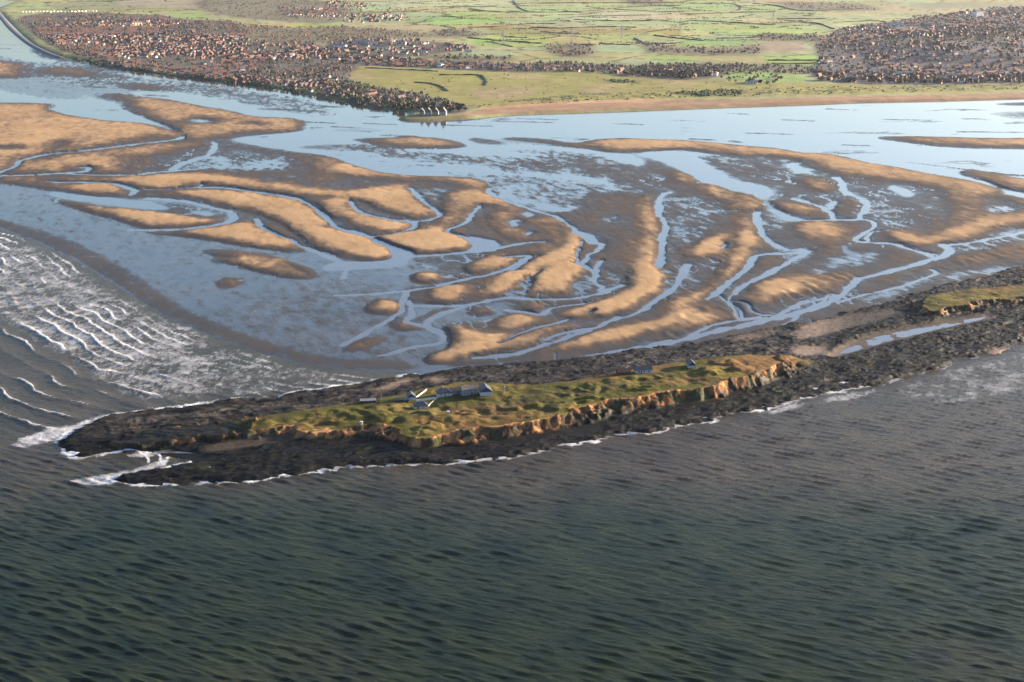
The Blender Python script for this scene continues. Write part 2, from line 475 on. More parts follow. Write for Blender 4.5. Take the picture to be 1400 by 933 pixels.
paint(V, [(500, 328), (540, 322), (570, 318), (605, 313), (612, 319), (625, 322), (638, 328), (642, 335), (635, 342), (610, 346), (580, 347), (555, 343), (535, 335), (520, 330)], 1, 3)
paint(V, [(496, 321), (517, 328), (540, 337), (558, 343), (566, 350), (562, 358), (540, 363), (500, 366), (450, 369), (450, 362), (500, 359), (530, 356), (538, 350), (528, 340), (510, 332)], WATER, 3)
paint(V, [(636, 325), (660, 327), (678, 331), (683, 338), (676, 343), (650, 345), (635, 348), (640, 342), (645, 335)], WATER, 2.5)
paint(V, [(716, 319), (730, 318), (746, 327), (742, 332), (725, 332)], WATER, 2.5)
paint(V, [(693, 303), (706, 299), (713, 301), (706, 309), (697, 312)], -.3, 3); paint(S, [(690, 300), (715, 298), (706, 312), (696, 314)], .3, 3)
paint(V, [(712, 288), (722, 290), (732, 294), (722, 298), (714, 293)], -.3, 3)
paint(V, [(705, 330), (745, 312), (770, 316), (770, 335), (745, 350), (710, 356), (690, 352)], .35, 7)
paint(V, [(725, 303), (755, 299), (775, 305), (789, 314), (794, 325), (792, 338), (784, 350), (772, 357), (750, 360), (735, 366), (715, 380), (700, 392), (690, 400), (665, 407), (656, 404), (672, 388),
          (690, 375), (705, 365), (720, 357), (745, 351), (765, 343), (775, 333), (776, 320), (765, 311), (745, 306)], 1, 4)
paint(V, [(738, 376), (755, 363), (775, 357), (786, 357), (796, 370), (785, 380), (776, 388), (778, 401), (765, 402), (735, 400), (722, 402), (730, 390)], .95, 3)
paint(V, [(752, 366), (735, 372), (715, 385), (692, 402), (705, 406), (722, 398), (735, 380)], .03, 3)
paint(S, [(752, 364), (735, 370), (712, 383), (688, 404), (705, 408), (728, 400), (740, 378)], .4, 4)
paint(V, [(780, 388), (800, 372), (830, 365), (862, 374), (852, 390), (830, 404), (800, 408), (782, 405)], .03, 5)
paint(S, [(780, 386), (800, 370), (830, 363), (868, 372), (855, 392), (832, 406), (800, 410), (780, 406)], .4, 5)
paint(V, [(803, 270), (870, 265), (872, 300), (868, 340), (858, 372), (830, 366), (822, 345), (822, 330), (800, 308)], .34, 8)
paint(V, [(884, 268), (893, 274), (898, 285), (897, 300), (895, 320), (898, 345), (900, 365), (904, 385), (901, 393), (890, 401), (870, 414), (850, 425), (820, 433), (790, 434), (765, 432), (800, 420),
          (830, 412), (855, 400), (866, 388), (864, 375), (872, 360), (877, 340), (879, 320), (876, 300), (877, 280)], 1, 4)
paint(V, [(825, 300), (836, 296), (846, 297), (842, 305), (830, 308)], .0, 3); paint(S, [(822, 299), (848, 294), (844, 307), (828, 310)], .45, 3)
paint(V, [(907, 280), (960, 272), (985, 290), (975, 312), (955, 332), (920, 346), (905, 360)], .02, 6)
paint(S, [(905, 276), (962, 270), (990, 290), (978, 314), (955, 336), (920, 350), (905, 362)], .42, 5)
paint(V, [(905, 368), (940, 362), (945, 380), (925, 398), (905, 402), (910, 385)], .02, 4)
paint(S, [(900, 366), (945, 360), (948, 384), (925, 402), (890, 412), (905, 390)], .4, 5)
# lower middle mounds
paint(V, [(560, 350), (640, 346), (700, 352), (690, 372), (640, 376), (600, 372), (560, 366)], .03, 8)
for q, v in (([(640, 366), (655, 355), (688, 348), (698, 355), (690, 365), (665, 372), (645, 373)], .9), ([(562, 379), (575, 374), (595, 375), (600, 380), (590, 387), (570, 386)], .85),
             ([(588, 405), (595, 394), (612, 388), (630, 392), (632, 402), (620, 412), (600, 418), (588, 413)], .98), ([(503, 421), (520, 411), (543, 415), (548, 422), (540, 428), (510, 428)], .85),
             ([(538, 442), (550, 434), (556, 444), (568, 450), (550, 452), (540, 450)], .75), ([(567, 440), (590, 428), (612, 421), (612, 426), (590, 436), (572, 440)], .4),
             ([(640, 426), (660, 421), (672, 428), (655, 432)], .75), ([(470, 478), (500, 465), (525, 462), (510, 470), (485, 480)], .6),
             ([(612, 447), (632, 449), (650, 457), (680, 460), (700, 452), (690, 470), (680, 478), (640, 488), (600, 497), (584, 495), (592, 486), (612, 478), (620, 465)], .92),
             ([(675, 441), (695, 432), (715, 431), (726, 438), (720, 446), (700, 453), (680, 450)], .9),
             ([(686, 472), (720, 456), (770, 447), (795, 449), (760, 458), (735, 466), (710, 475), (685, 478)], .85),
             ([(728, 478), (745, 470), (780, 463), (820, 455), (860, 447), (900, 438), (930, 426), (945, 425), (938, 440), (900, 452), (850, 465), (800, 475), (760, 481)], .9),
             ([(720, 421), (740, 417), (738, 424), (725, 426)], .7)):
    paint(V, q, v, 4)
paint(V, [(748, 460), (765, 454), (778, 456), (768, 462), (755, 464)], .15, 2.5)
paint(V, [(795, 438), (830, 434), (815, 445), (785, 450)], .05, 4)
paint(V, [(798, 430), (812, 424), (816, 426), (806, 431)], -.4, 2)
# right half
paint(V, [(815, 205), (800, 200), (790, 197), (830, 190), (880, 191), (940, 193), (1000, 199), (1060, 204), (1095, 210), (1130, 211), (1170, 220), (1230, 231), (1270, 239), (1320, 248), (1360, 258),
          (1400, 272), (1700, 310), (1700, 330), (1400, 308), (1340, 322), (1280, 335), (1240, 336), (1250, 325), (1310, 310), (1335, 298), (1330, 275), (1310, 262), (1240, 252), (1180, 243), (1140, 236), (1100, 222), (1060, 214), (1000, 212), (940, 205), (880, 208), (840, 209)], .85, 5)
paint(V, [(1145, 244), (1200, 249), (1260, 254), (1300, 270), (1300, 295), (1250, 300), (1200, 280), (1165, 262)], .12, 10)
paint(V, [(1200, 290), (1260, 290), (1300, 305), (1260, 330), (1240, 332), (1215, 312)], .3, 8)
paint(V, [(1332, 268), (1365, 268), (1395, 280), (1390, 293), (1355, 296), (1335, 286)], .1, 8)
paint(V, [(1300, 262), (1330, 262), (1335, 285), (1320, 305), (1290, 312), (1310, 290)], .7, 8)
paint(V, [(940, 212), (1000, 214), (1060, 216), (1100, 224), (1130, 238), (1150, 262), (1140, 272), (1070, 262), (1030, 250), (985, 236), (960, 222)], .12, 6)
paint(S, [(930, 212), (1000, 214), (1060, 216), (1110, 226), (1030, 250), (985, 240), (950, 222)], .3, 7)
paint(V, [(918, 209), (945, 213), (960, 222), (985, 236), (1010, 247), (1045, 256), (1060, 265), (1048, 272), (1058, 285), (1080, 295), (1100, 300), (1095, 304), (1070, 298), (1050, 288), (1040, 275), (1030, 268), (1000, 262),
          (970, 255), (950, 245), (935, 235), (905, 222), (870, 210)], WATER, 5)
paint(V, [(1095, 244), (1120, 248), (1138, 259), (1130, 264), (1110, 258), (1096, 250)], .9, 5)
paint(V, [(1074, 227), (1088, 219), (1098, 229), (1112, 232), (1100, 238), (1085, 236)], -.35, 3); paint(S, [(1070, 227), (1088, 216), (1116, 232), (1085, 240)], .35, 4)
paint(V, [(1060, 275), (1085, 280), (1110, 287), (1130, 297), (1140, 301), (1110, 301), (1080, 293), (1065, 285)], .8, 4)
paint(V, [(1128, 282), (1145, 273), (1149, 279), (1135, 290)], -.4, 3)
paint(V, [(1150, 276), (1166, 272), (1176, 285), (1168, 299), (1150, 299), (1142, 294)], .6, 5)
paint(V, [(1215, 254), (1235, 258), (1248, 266), (1238, 268), (1225, 262)], -.5, 2.5)
paint(V, [(1355, 287), (1375, 281), (1392, 286), (1380, 291), (1360, 290)], -.1, 3); paint(S, [(1350, 287), (1375, 279), (1396, 286), (1380, 294)], .4, 3)
paint(V, [(1186, 282), (1215, 280), (1240, 295), (1245, 305), (1230, 318), (1210, 311), (1195, 298)], -.02, 6); paint(S, [(1184, 280), (1215, 277), (1245, 295), (1250, 308), (1230, 322), (1205, 312)], .4, 6)
paint(V, [(1213, 319), (1230, 318), (1252, 328), (1250, 336), (1230, 332), (1216, 326)], .95, 3)
paint(V, [(920, 236), (938, 241), (950, 247), (948, 253), (930, 250), (920, 246)], .9, 3)
paint(V, [(950, 252), (968, 253), (985, 256), (1000, 263), (1022, 266), (1000, 276), (975, 270), (955, 262)], .6, 5)
for q in ([(966, 254), (977, 258), (985, 268), (996, 271), (992, 276), (975, 270)], [(1000, 280), (1008, 279), (1008, 284), (996, 285)], [(1016, 277), (1023, 278), (1020, 281)]):
    paint(V, q, 1, 2.5)
paint(V, [(1022, 267), (1036, 274), (1039, 285), (1031, 300), (1031, 315), (1037, 325), (1033, 335), (1021, 350), (1016, 358), (1001, 375), (986, 390), (971, 402), (946, 412), (930, 424), (915, 430), (920, 415), (945, 405),
          (970, 393), (985, 375), (1000, 355), (1012, 338), (1010, 320), (1012, 300), (1018, 285)], .97, 3.5)
paint(V, [(940, 349), (955, 335), (972, 325), (986, 322), (985, 335), (989, 346), (970, 349), (950, 352)], .9, 3)
paint(V, [(986, 336), (991, 332), (992, 341), (987, 342)], -.4, 2)
paint(V, [(925, 352), (945, 365), (970, 356), (985, 360), (972, 380), (950, 394), (925, 400)], .04, 5); paint(S, [(920, 352), (945, 362), (972, 352), (990, 360), (972, 384), (950, 398), (920, 402)], .42, 5)
paint(V, [(1031, 292), (1050, 298), (1070, 302), (1062, 310), (1045, 316), (1035, 310)], -.1, 4); paint(S, [(1030, 290), (1075, 302), (1045, 318)], .38, 4)
paint(V, [(1085, 318), (1105, 302), (1130, 305), (1142, 315), (1146, 330), (1140, 350), (1120, 366), (1095, 374), (1120, 355), (1128, 340), (1118, 327), (1100, 326)], .85, 6)
paint(V, [(1060, 308), (1085, 310), (1090, 326), (1070, 335), (1052, 325)], .3, 6)
paint(V, [(1105, 374), (1140, 352), (1190, 344), (1202, 350), (1190, 360), (1150, 367)], -.12, 8); paint(S, [(1100, 376), (1140, 350), (1195, 340), (1206, 350), (1150, 370)], .25, 8)
paint(V, [(915, 462), (925, 442), (960, 430), (1000, 436), (1012, 428), (1030, 424), (1060, 410), (1090, 402), (1130, 397), (1165, 385), (1150, 376), (1100, 378), (1070, 380), (1045, 388), (1028, 392), (1018, 404), (1005, 425), (985, 440), (950, 450)], .62, 6)
paint(V, [(1028, 392), (1060, 385), (1095, 395), (1080, 404), (1045, 402)], .92, 5)
paint(V, [(974, 404), (990, 395), (1012, 383), (1012, 391), (1000, 402), (980, 406)], .95, 3)
paint(V, [(1040, 350), (1065, 348), (1072, 355), (1050, 362), (1035, 360)], .55, 4)
paint(V, [(1010, 440), (1060, 420), (1110, 405), (1135, 402), (1120, 418), (1060, 432)], .1, 6)
paint(V, [(1300, 350), (1340, 345), (1420, 332), (1700, 300), (1700, 330), (1400, 352), (1340, 362), (1290, 362)], .45, 6)
paint(V, [(1180, 382), (1260, 360), (1275, 368), (1220, 392), (1170, 402), (1160, 398)], .3, 6)
paint(V, [(1305, 338), (1350, 326), (1400, 312), (1700, 290), (1700, 306), (1400, 330), (1350, 340), (1320, 346)], -.05, 5); paint(S, [(1300, 338), (1350, 324), (1700, 286), (1700, 310), (1350, 344)], .42, 6)
paint(V, [(1210, 395), (1270, 375), (1330, 368), (1700, 335), (1700, 345), (1340, 376), (1270, 388), (1230, 402), (1180, 412)], -.05, 4); paint(S, [(1180, 405), (1270, 370), (1700, 330), (1700, 350), (1270, 395)], .3, 6)
# channels: points, half width in photo pixels across
CH = [([(250, 187), (235, 192), (200, 196), (150, 202), (110, 207), (65, 211), (40, 217), (25, 221), (20, 227), (5, 234), (-40, 240), (-300, 250)], 5),
      ([(-300, 243), (-30, 242), (0, 241), (40, 240), (90, 237), (115, 235), (122, 232), (119, 229), (110, 230)], 5),
      ([(95, 238), (130, 240), (180, 240), (215, 236), (250, 233), (300, 230), (380, 229)], 4), ([(66, 249), (90, 250), (130, 250), (155, 252), (175, 257), (184, 261), (178, 267)], 6),
      ([(200, 272), (230, 274), (260, 277), (290, 284), (315, 290), (323, 295), (318, 302), (300, 308), (270, 312), (230, 315), (180, 314)], 7),
      ([(293, 195), (292, 205), (285, 213), (262, 220), (245, 226), (236, 233)], 6), ([(200, 259), (230, 259), (270, 256), (275, 252)], 3), ([(275, 257), (310, 257), (340, 262), (380, 267), (410, 274), (430, 285), (443, 296), (452, 303)], 5),
      ([(448, 302), (455, 306), (463, 312), (480, 319), (498, 323)], 6), ([(352, 300), (358, 312), (370, 318), (385, 325), (400, 330), (415, 338), (440, 348), (470, 362), (470, 380)], 5),
      ([(560, 258), (572, 268), (580, 277), (590, 286), (600, 292), (600, 297), (585, 301), (570, 303), (560, 305)], 4), ([(478, 275), (482, 283), (490, 288), (500, 293), (515, 297), (540, 302), (562, 303), (568, 306), (563, 312), (548, 318), (530, 322), (505, 324), (480, 316)], 5),
      ([(657, 281), (650, 287), (641, 299), (632, 305), (622, 310), (612, 315), (613, 319), (632, 325), (648, 332)], 4), ([(555, 351), (590, 349), (640, 345), (678, 340), (720, 332), (745, 331)], 5),
      ([(668, 258), (677, 268), (690, 273), (710, 281), (735, 289), (760, 298), (780, 310), (789, 320)], 5), ([(789, 318), (806, 324), (812, 332)], 9), ([(812, 332), (822, 335), (815, 343), (803, 349), (800, 356), (790, 361)], 5),
      ([(797, 330), (793, 340), (788, 348), (789, 358)], 2), ([(789, 360), (812, 371), (815, 378), (810, 382), (815, 388), (823, 393), (820, 402)], 5), ([(815, 372), (818, 362), (822, 357)], 3),
      ([(560, 418), (600, 418), (620, 418), (645, 416), (690, 408), (720, 409), (760, 410), (800, 407), (825, 400), (850, 391)], 6), ([(918, 263), (906, 268), (901, 280), (904, 295), (909, 310), (906, 330), (904, 350), (901, 366)], 6),
      ([(940, 362), (930, 384), (915, 400), (897, 410), (880, 424), (862, 432), (845, 435), (830, 440), (818, 447), (800, 451), (780, 453), (760, 458), (748, 464)], 6), ([(800, 452), (782, 459), (765, 466), (745, 472), (725, 478), (700, 485), (650, 490)], 9),
      ([(682, 471), (700, 460), (730, 450), (760, 442), (776, 437)], 4), ([(690, 424), (720, 428), (740, 431), (755, 422), (775, 418), (797, 416)], 5),
      ([(555, 400), (550, 412), (548, 425), (535, 435), (520, 443), (500, 455), (470, 472)], 5), ([(560, 412), (562, 430), (556, 440), (575, 445), (590, 450), (602, 457), (605, 465), (595, 470), (570, 473), (545, 480), (520, 487)], 5),
      ([(640, 418), (612, 426), (590, 436), (584, 446), (594, 455)], 5), ([(620, 390), (600, 392), (580, 395), (560, 398), (535, 400), (500, 403), (460, 404)], 4.5), ([(600, 390), (640, 381), (670, 376), (700, 366), (722, 352)], 6),
      ([(690, 352), (705, 351), (725, 350), (714, 358), (702, 370)], 7), ([(1100, 302), (1140, 301), (1174, 301)], 5), ([(1178, 294), (1176, 300), (1190, 302), (1196, 308), (1185, 318), (1171, 325), (1170, 330), (1190, 332), (1220, 333), (1240, 340), (1260, 346), (1278, 349)], 4),
      ([(1188, 330), (1187, 324), (1194, 318), (1215, 316)], 2.5), ([(1085, 272), (1110, 278), (1128, 288), (1144, 301)], 5), ([(1142, 243), (1150, 250), (1155, 262), (1170, 268), (1180, 275), (1186, 283), (1179, 292)], 7),
      ([(1032, 290), (1034, 300), (1040, 315), (1045, 325), (1060, 335), (1078, 342), (1095, 341), (1106, 345)], 6), ([(1100, 344), (1070, 347), (1045, 348), (1030, 355), (1018, 370), (1000, 385), (985, 397), (975, 405), (968, 410)], 6),
      ([(1102, 344), (1090, 353), (1060, 370), (1035, 381), (1015, 393), (1008, 402)], 8), ([(1005, 400), (998, 408), (1000, 415), (1012, 425), (1018, 437)], 2), ([(1002, 412), (1020, 415), (1028, 425), (1042, 431), (1055, 431)], 2), ([(985, 405), (1000, 418), (1008, 430), (1012, 438)], 2),
      ([(1290, 335), (1300, 345), (1280, 353), (1240, 365), (1200, 375), (1170, 385), (1155, 400), (1142, 410)], 9), ([(1142, 410), (1120, 419), (1090, 428), (1060, 435), (1030, 443), (1000, 448), (970, 455), (940, 463), (900, 471), (860, 479), (820, 486), (780, 493), (740, 498), (690, 500)], 11),
      ([(1290, 336), (1320, 333), (1360, 326), (1420, 314), (1500, 300), (1700, 275)], 5), ([(1275, 352), (1255, 345), (1240, 340)], 4), ([(1050, 437), (1085, 420), (1120, 410), (1140, 405)], 4), ([(1092, 421), (1098, 413), (1112, 412), (1116, 419)], 2.5), ([(1129, 411), (1133, 404), (1140, 403)], 2.5),
      ([(1145, 414), (1180, 404), (1215, 396), (1260, 382), (1278, 374), (1272, 369)], 4), ([(940, 463), (960, 450), (990, 441), (1040, 434)], 5), ([(1100, 424), (1080, 441), (1060, 452), (1055, 458)], 2.5)]
SHARP = np.zeros((RH, RW), np.float32)
for pts, w in CH:
    # wet banks of the channel, then the channel
    m, y0, x0 = line_mask(pts, w * 1.5 + 3, w + 4)
    v = V[y0 - RY0:y0 - RY0 + m.shape[0], x0 - RX0:x0 - RX0 + m.shape[1]]
    v[...] = np.where(v > .1, v + (np.minimum(v, .12) - v) * m * .75, v)
    stroke(V, pts, WATER, w * .72, 2.5, True, .55)
# swash strip along the edge of the sea and everything seaward of it
EDGE = [(-420, 232), (-200, 268), (-50, 300), (0, 314), (50, 332), (100, 357), (150, 388), (190, 413), (240, 441), (300, 466), (360, 486), (420, 500), (470, 507), (520, 511), (575, 513)]
stroke(V, [(-420, 226), (-200, 262), (-50, 294), (0, 307), (50, 322), (110, 347), (170, 384), (230, 424), (300, 454), (360, 475), (420, 491), (480, 499), (540, 500)], .12, 20, 26)
SEA_POLY = [(x, y) for x, y in EDGE] + [(560, 517), (480, 527), (380, 542), (300, 550), (220, 560), (150, 572), (130, 600), (300, 640), (700, 600), (1100, 530), (1400, 460), (1820, 360), (1820, 1060), (-420, 1060)]
paint(V, SEA_POLY, -1.6, 2, smooth=False)
SWASH = [(-420, 226), (-200, 262), (-50, 294), (0, 307), (50, 322), (110, 347), (170, 384), (230, 424), (300, 454), (360, 475), (420, 491), (480, 499), (540, 500)]
stroke(S, SWASH, .0, 22, 26)
SEAM_T = [(x, y - 9) for x, y in EDGE] + SEA_POLY[len(EDGE):]
SEAM_S = [(x, y - 5) for x, y in EDGE] + SEA_POLY[len(EDGE):]
# sand under the island and the far shore
paint(V, [(560, 522), (640, 505), (720, 499), (800, 491), (900, 479), (1000, 463), (1100, 442), (1180, 427), (1250, 404), (1330, 385), (1400, 367), (1700, 300), (1700, 420), (1400, 440), (1100, 500), (700, 560)], .1, 3)

SAND_Y0, SAND_Y1 = 40.0, 530.0
gx = np.arange(-400, 1801, 1.55); gy = np.arange(SAND_Y1, SAND_Y0, -0.98)
PX, PY = np.meshgrid(gx, gy)
WX, WY = P(PX, PY)
kk = kf(PY)
# natural raggedness of every edge
v_up = .06
jx = fbm(WX / 14, WY / 14, 4, 3) * 2.6 + fbm(WX / 60, WY / 60, 2, 9) * 2.0
jy = (fbm(WX / 14, WY / 14, 4, 5) * 2.6 + fbm(WX / 60, WY / 60, 2, 12) * 2.0) * kk
v = sample(V, PX + jx, PY + jy)
sp = sample(S, PX, PY)
v = v + .62 * sstep(-.3, -.5, v) * sstep(.30, .66, fbm(WX / 170, WY / 60, 4, 39, .64)) * sstep(260, 215, PY) * (v > -.8)
Vw = blur1(blur1(np.clip(V, -.2, 1), 16, 1), 16 * .18, 0)
vw = sample(Vw, PX - 8, PY + 1.6)
Vw2 = blur1(blur1(np.clip(V, -.2, 1), 40, 1), 40 * .18, 0)
vw2 = sample(Vw2, PX - 14, PY + 2.5)
# puddled ripple fields: streaks lie along the tide's run
ca, sa = math.cos(.35), math.sin(.35)
ru, rv = WX * ca + WY * sa, -WX * sa + WY * ca
rip = fbm(ru / 8, rv / 20, 4, 21, .65)
v = np.where((sp > .15) & (v > -.2), v + v_up * sstep(.15, .3, sp), v)
v2 = v + rip * sp * np.where(v > -.45, 1, .35)
SW = np.zeros((RH, RW), np.float32); stroke(SW, SWASH, 1, 26, 16); calm_ = 1 - sample(SW, PX, PY)
v2 = v2 + fbm(ru / 22, rv / 60, 5, 31, .6) * .22 * calm_ * sstep(-.05, .25, v) * (1 - .6 * sstep(.6, .9, v)) + fbm(WX / 120, WY / 200, 3, 33) * .14 * calm_ * sstep(-.05, .25, v)
v2 = v2 + sstep(-.6, -.3, v) * sstep(.0, -.15, v) * fbm(ru / 40, rv / 160, 4, 35, .6) * .09 * calm_
h = np.where(v2 > 0, .12 + .95 * v2, .12 + v2)
h = h + np.clip(vw, 0, 1) * .8 * sstep(-.05, .3, v) + np.clip(vw2, 0, 1) * 2.0 * sstep(.0, .4, v)
rill = np.abs(fbm(ru / 26 + 7, rv / 75, 3, 55, .45))
rillm = sstep(.045, .012, rill) * sstep(.0, .06, v) * sstep(.42, .30, v) * calm_ * sstep(-.2, .3, fbm(WX / 140, WY / 220, 2, 57))
v2 = v2 - rillm * .42
h = h - rillm * .55
# sand waves on the banks: low ridges with lee faces
ph = (rv + 18 * fbm(WX / 80, WY / 80, 3, 41)) / 26
saw = (ph - np.floor(ph))
dune = np.where(saw < .75, saw / .75, (1 - saw) / .25)
h = h + (dune - .5) * .45 * sstep(.1, .6, v) * sstep(-.2, .5, fbm(WX / 120, WY / 160, 3, 43))
h = h + fbm(WX / 18, WY / 30, 4, 47) * .30 * sstep(.05, .5, v)
# gullied ribs near the island's channel
ribm = np.zeros((RH, RW), np.float32)
paint(ribm, [(860, 462), (930, 432), (1000, 415), (1040, 398), (1100, 378), (1170, 376), (1165, 392), (1090, 412), (1020, 432), (960, 450), (900, 468)], 1, 8)
paint(ribm, [(1240, 338), (1320, 318), (1420, 298), (1420, 306), (1330, 326), (1270, 338)], .8, 5)
paint(ribm, [(1260, 372), (1340, 350), (1420, 338), (1420, 346), (1340, 360), (1280, 374)], .8, 5)
rb = sample(ribm, PX, PY)
rph = (WX * .93 + WY * .36 + 10 * fbm(WX / 35, WY / 60, 3, 51)) / 17
rs = rph - np.floor(rph)
h = h + rb * (np.where(rs < .7, rs / .7, (1 - rs) / .3) - .5) * .9 * sstep(-.6, .3, fbm(WX / 25, WY / 40, 2, 53))
h = np.where(v < -.13, np.minimum(h, .02 + (v + .1) * .8 + rip * sp * .6), h)
h = np.maximum(h, -2.5)
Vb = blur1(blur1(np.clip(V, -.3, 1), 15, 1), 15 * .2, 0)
lee_shade = .18 + .82 * sstep(.0, .8, sample(Vb, PX - 9, PY + 2.2) + .22 * fbm(ru / 34, rv / 90, 4, 37, .6))  # damp plus painted soft shade on bank sides turned from the sun
v2 = np.where(v2 > .1, .1 + (v2 - .1) * lee_shade, v2)
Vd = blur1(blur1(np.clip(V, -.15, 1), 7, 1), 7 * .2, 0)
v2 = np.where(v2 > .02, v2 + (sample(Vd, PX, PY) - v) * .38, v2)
dry = np.clip(v2 + .12 * fbm(WX / 8, WY / 16, 3, 61) * sstep(.1, .5, v2), -1, 1.2)  # dryness, with the painted lee shade mixed in
# far margins: under the land
cm = np.zeros((RH, RW), np.float32); paint(cm, COAST, 1, .8, smooth=False)
cms = sample(cm, PX, PY)
h = np.where(cms > .6, -1.0, h)

t = NT('tidal_sand')
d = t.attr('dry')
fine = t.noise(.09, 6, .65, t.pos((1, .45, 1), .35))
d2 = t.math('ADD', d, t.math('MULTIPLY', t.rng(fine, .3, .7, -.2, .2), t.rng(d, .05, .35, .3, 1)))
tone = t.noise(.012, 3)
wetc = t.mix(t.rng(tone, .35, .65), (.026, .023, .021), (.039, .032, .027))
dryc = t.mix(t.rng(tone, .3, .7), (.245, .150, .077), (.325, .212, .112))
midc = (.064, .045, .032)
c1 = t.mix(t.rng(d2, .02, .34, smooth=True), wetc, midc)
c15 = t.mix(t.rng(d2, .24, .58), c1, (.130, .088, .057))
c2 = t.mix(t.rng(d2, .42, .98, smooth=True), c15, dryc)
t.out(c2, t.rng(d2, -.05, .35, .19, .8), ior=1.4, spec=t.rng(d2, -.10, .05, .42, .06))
rpl = t.noise(.35, 4, .6, t.pos((1, .35, 1), .35))
t.bump(rpl, .5, t.rng(d, 0, .3, .25, .5) if False else .35)
M_SAND = t.m

Vs = sample(V, PX, PY)
keep = ((Vs > -1.5) & (cms < .95))
keep = keep[:-1, :-1] | keep[1:, 1:]
me, used = grid_mesh('sand_flats', WX, WY, h, keep)
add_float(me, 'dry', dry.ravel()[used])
me.materials.append(M_SAND)
link('sand_flats', me, kind='structure')

# ------------------------------------------------------------------ still water lying on the flats
t = NT('tidal_water_surface')
w1 = t.noise(.05, 5, .6, t.pos((1, .5, 1), .3))
w2 = t.noise(.6, 3, .6, t.pos((1, .6, 1), .3))
cc = t.mix(t.rng(w1, .3, .7), (.050, .047, .046), (.070, .063, .058))
t.out(cc, t.rng(w1, .25, .75, .03, .12), ior=1.36)
t.bump(w2, .06, .35)
M_STILL = t.m
fx_ = np.concatenate([np.arange(-9000, -500, 700), np.arange(-420, 1830, 10), np.arange(1900, 11000, 700)])
fy_ = np.concatenate([np.arange(620, 20, -5), np.array([10, 0, -10, -20, -30, -40, -50, -60, -70, -78, -84])])
QX, QY = np.meshgrid(fx_, fy_)
ax, ay = P(QX, QY)
seam = np.zeros((RH, RW), np.float32); paint(seam, SEAM_T, 1, .5, smooth=False)
sm = sample(seam, QX, np.maximum(QY, -59))
sm = np.where((QX < -420) & (QY > 232 - (QX + 420) * -.25), 1, sm)
sm = np.where((QX > 1830) & (QY > 330), 1, sm)
keep = ((sm[:-1, :-1] + sm[1:, :-1] + sm[:-1, 1:] + sm[1:, 1:]) / 4 < .5)
me, used = grid_mesh('tidal_water', ax, ay, np.zeros_like(ax), keep)
me.materials.append(M_STILL)
link('tidal_water', me, kind='structure')

# ------------------------------------------------------------------ the island and its neighbour islet
def proj(X, Y, Z):
    yy = Y * CP - (Z - CAM_H) * SP          # depth along the view axis
    up = Y * SP + (Z - CAM_H) * CP
    return 700 + FPX * X / yy, 466.5 - FPX * up / yy

SHORE = [(78, 602), (95, 590), (130, 576), (150, 568), (220, 557), (300, 548), (380, 541), (450, 529), (520, 518), (560, 513), (640, 502), (720, 496), (800, 487), (900, 474), (1000, 459), (1100, 439), (1180, 422),
         (1250, 400), (1330, 380), (1400, 362), (1560, 322), (1700, 288), (1700, 395), (1560, 425), (1450, 455), (1400, 468), (1380, 476), (1340, 488), (1300, 499), (1260, 513), (1200, 527), (1160, 534), (1110, 544), (1060, 555),
         (1000, 569), (940, 581), (900, 588), (840, 599), (780, 609), (700, 625), (640, 631), (560, 636), (470, 640), (420, 648), (370, 654), (300, 659), (215, 664), (165, 660), (152, 656), (175, 649), (230, 637), (275, 627),
         (262, 621), (225, 618), (185, 616), (150, 621), (108, 627), (95, 622), (84, 610)]
ZT = 10.0
FRONT = [(340, 583), (390, 582), (440, 586), (500, 582), (540, 586), (570, 593), (600, 591), (640, 591), (660, 584), (700, 579), (740, 573), (770, 568), (800, 561), (830, 554), (850, 548), (870, 546), (900, 540), (940, 534), (970, 529), (990, 521), (1020, 517), (1045, 509), (1082, 496)]
BACK = [(1094, 490), (1076, 486), (1040, 486), (980, 493), (920, 502), (860, 511), (800, 521), (740, 529), (690, 528), (640, 524), (590, 531), (550, 541), (500, 549), (440, 556), (400, 562), (345, 571)]
RIDGE = [(150, 603), (190, 595), (230, 586), (280, 580), (340, 573), (352, 580), (330, 592), (280, 597), (240, 602), (195, 608)]
EYE_F = [(1258, 416), (1275, 424), (1292, 420), (1320, 417), (1350, 410), (1390, 411), (1400, 407), (1450, 402), (1560, 380), (1640, 360)]
EYE_B = [(1660, 335), (1560, 356), (1460, 378), (1400, 388), (1350, 394), (1300, 399), (1266, 407)]

def wpoly(pts, z):
    p = np.asarray(pts, float); X, Y = P(p[:, 0], p[:, 1], z)
    return np.stack([X, Y], -1)

def seg_dist(X, Y, pts, closed):
    d = np.full(X.shape, 1e12)
    q = np.vstack([pts, pts[:1]]) if closed else pts
    for a, b in zip(q[:-1], q[1:]):
        vx, vy = b - a
        t_ = np.clip(((X - a[0]) * vx + (Y - a[1]) * vy) / (vx * vx + vy * vy + 1e-9), 0, 1)
        d = np.minimum(d, (X - a[0] - t_ * vx) ** 2 + (Y - a[1] - t_ * vy) ** 2)
    return np.sqrt(d)

def in_poly(X, Y, pts):
    c = np.zeros(X.shape, bool)
    q = np.roll(pts, -1, axis=0)
    for (x0, y0), (x1, y1) in zip(pts, q):
        if y0 == y1:
            continue
        c ^= ((y0 <= Y) != (y1 <= Y)) & (X < x0 + (Y - y0) * (x1 - x0) / (y1 - y0))
    return c

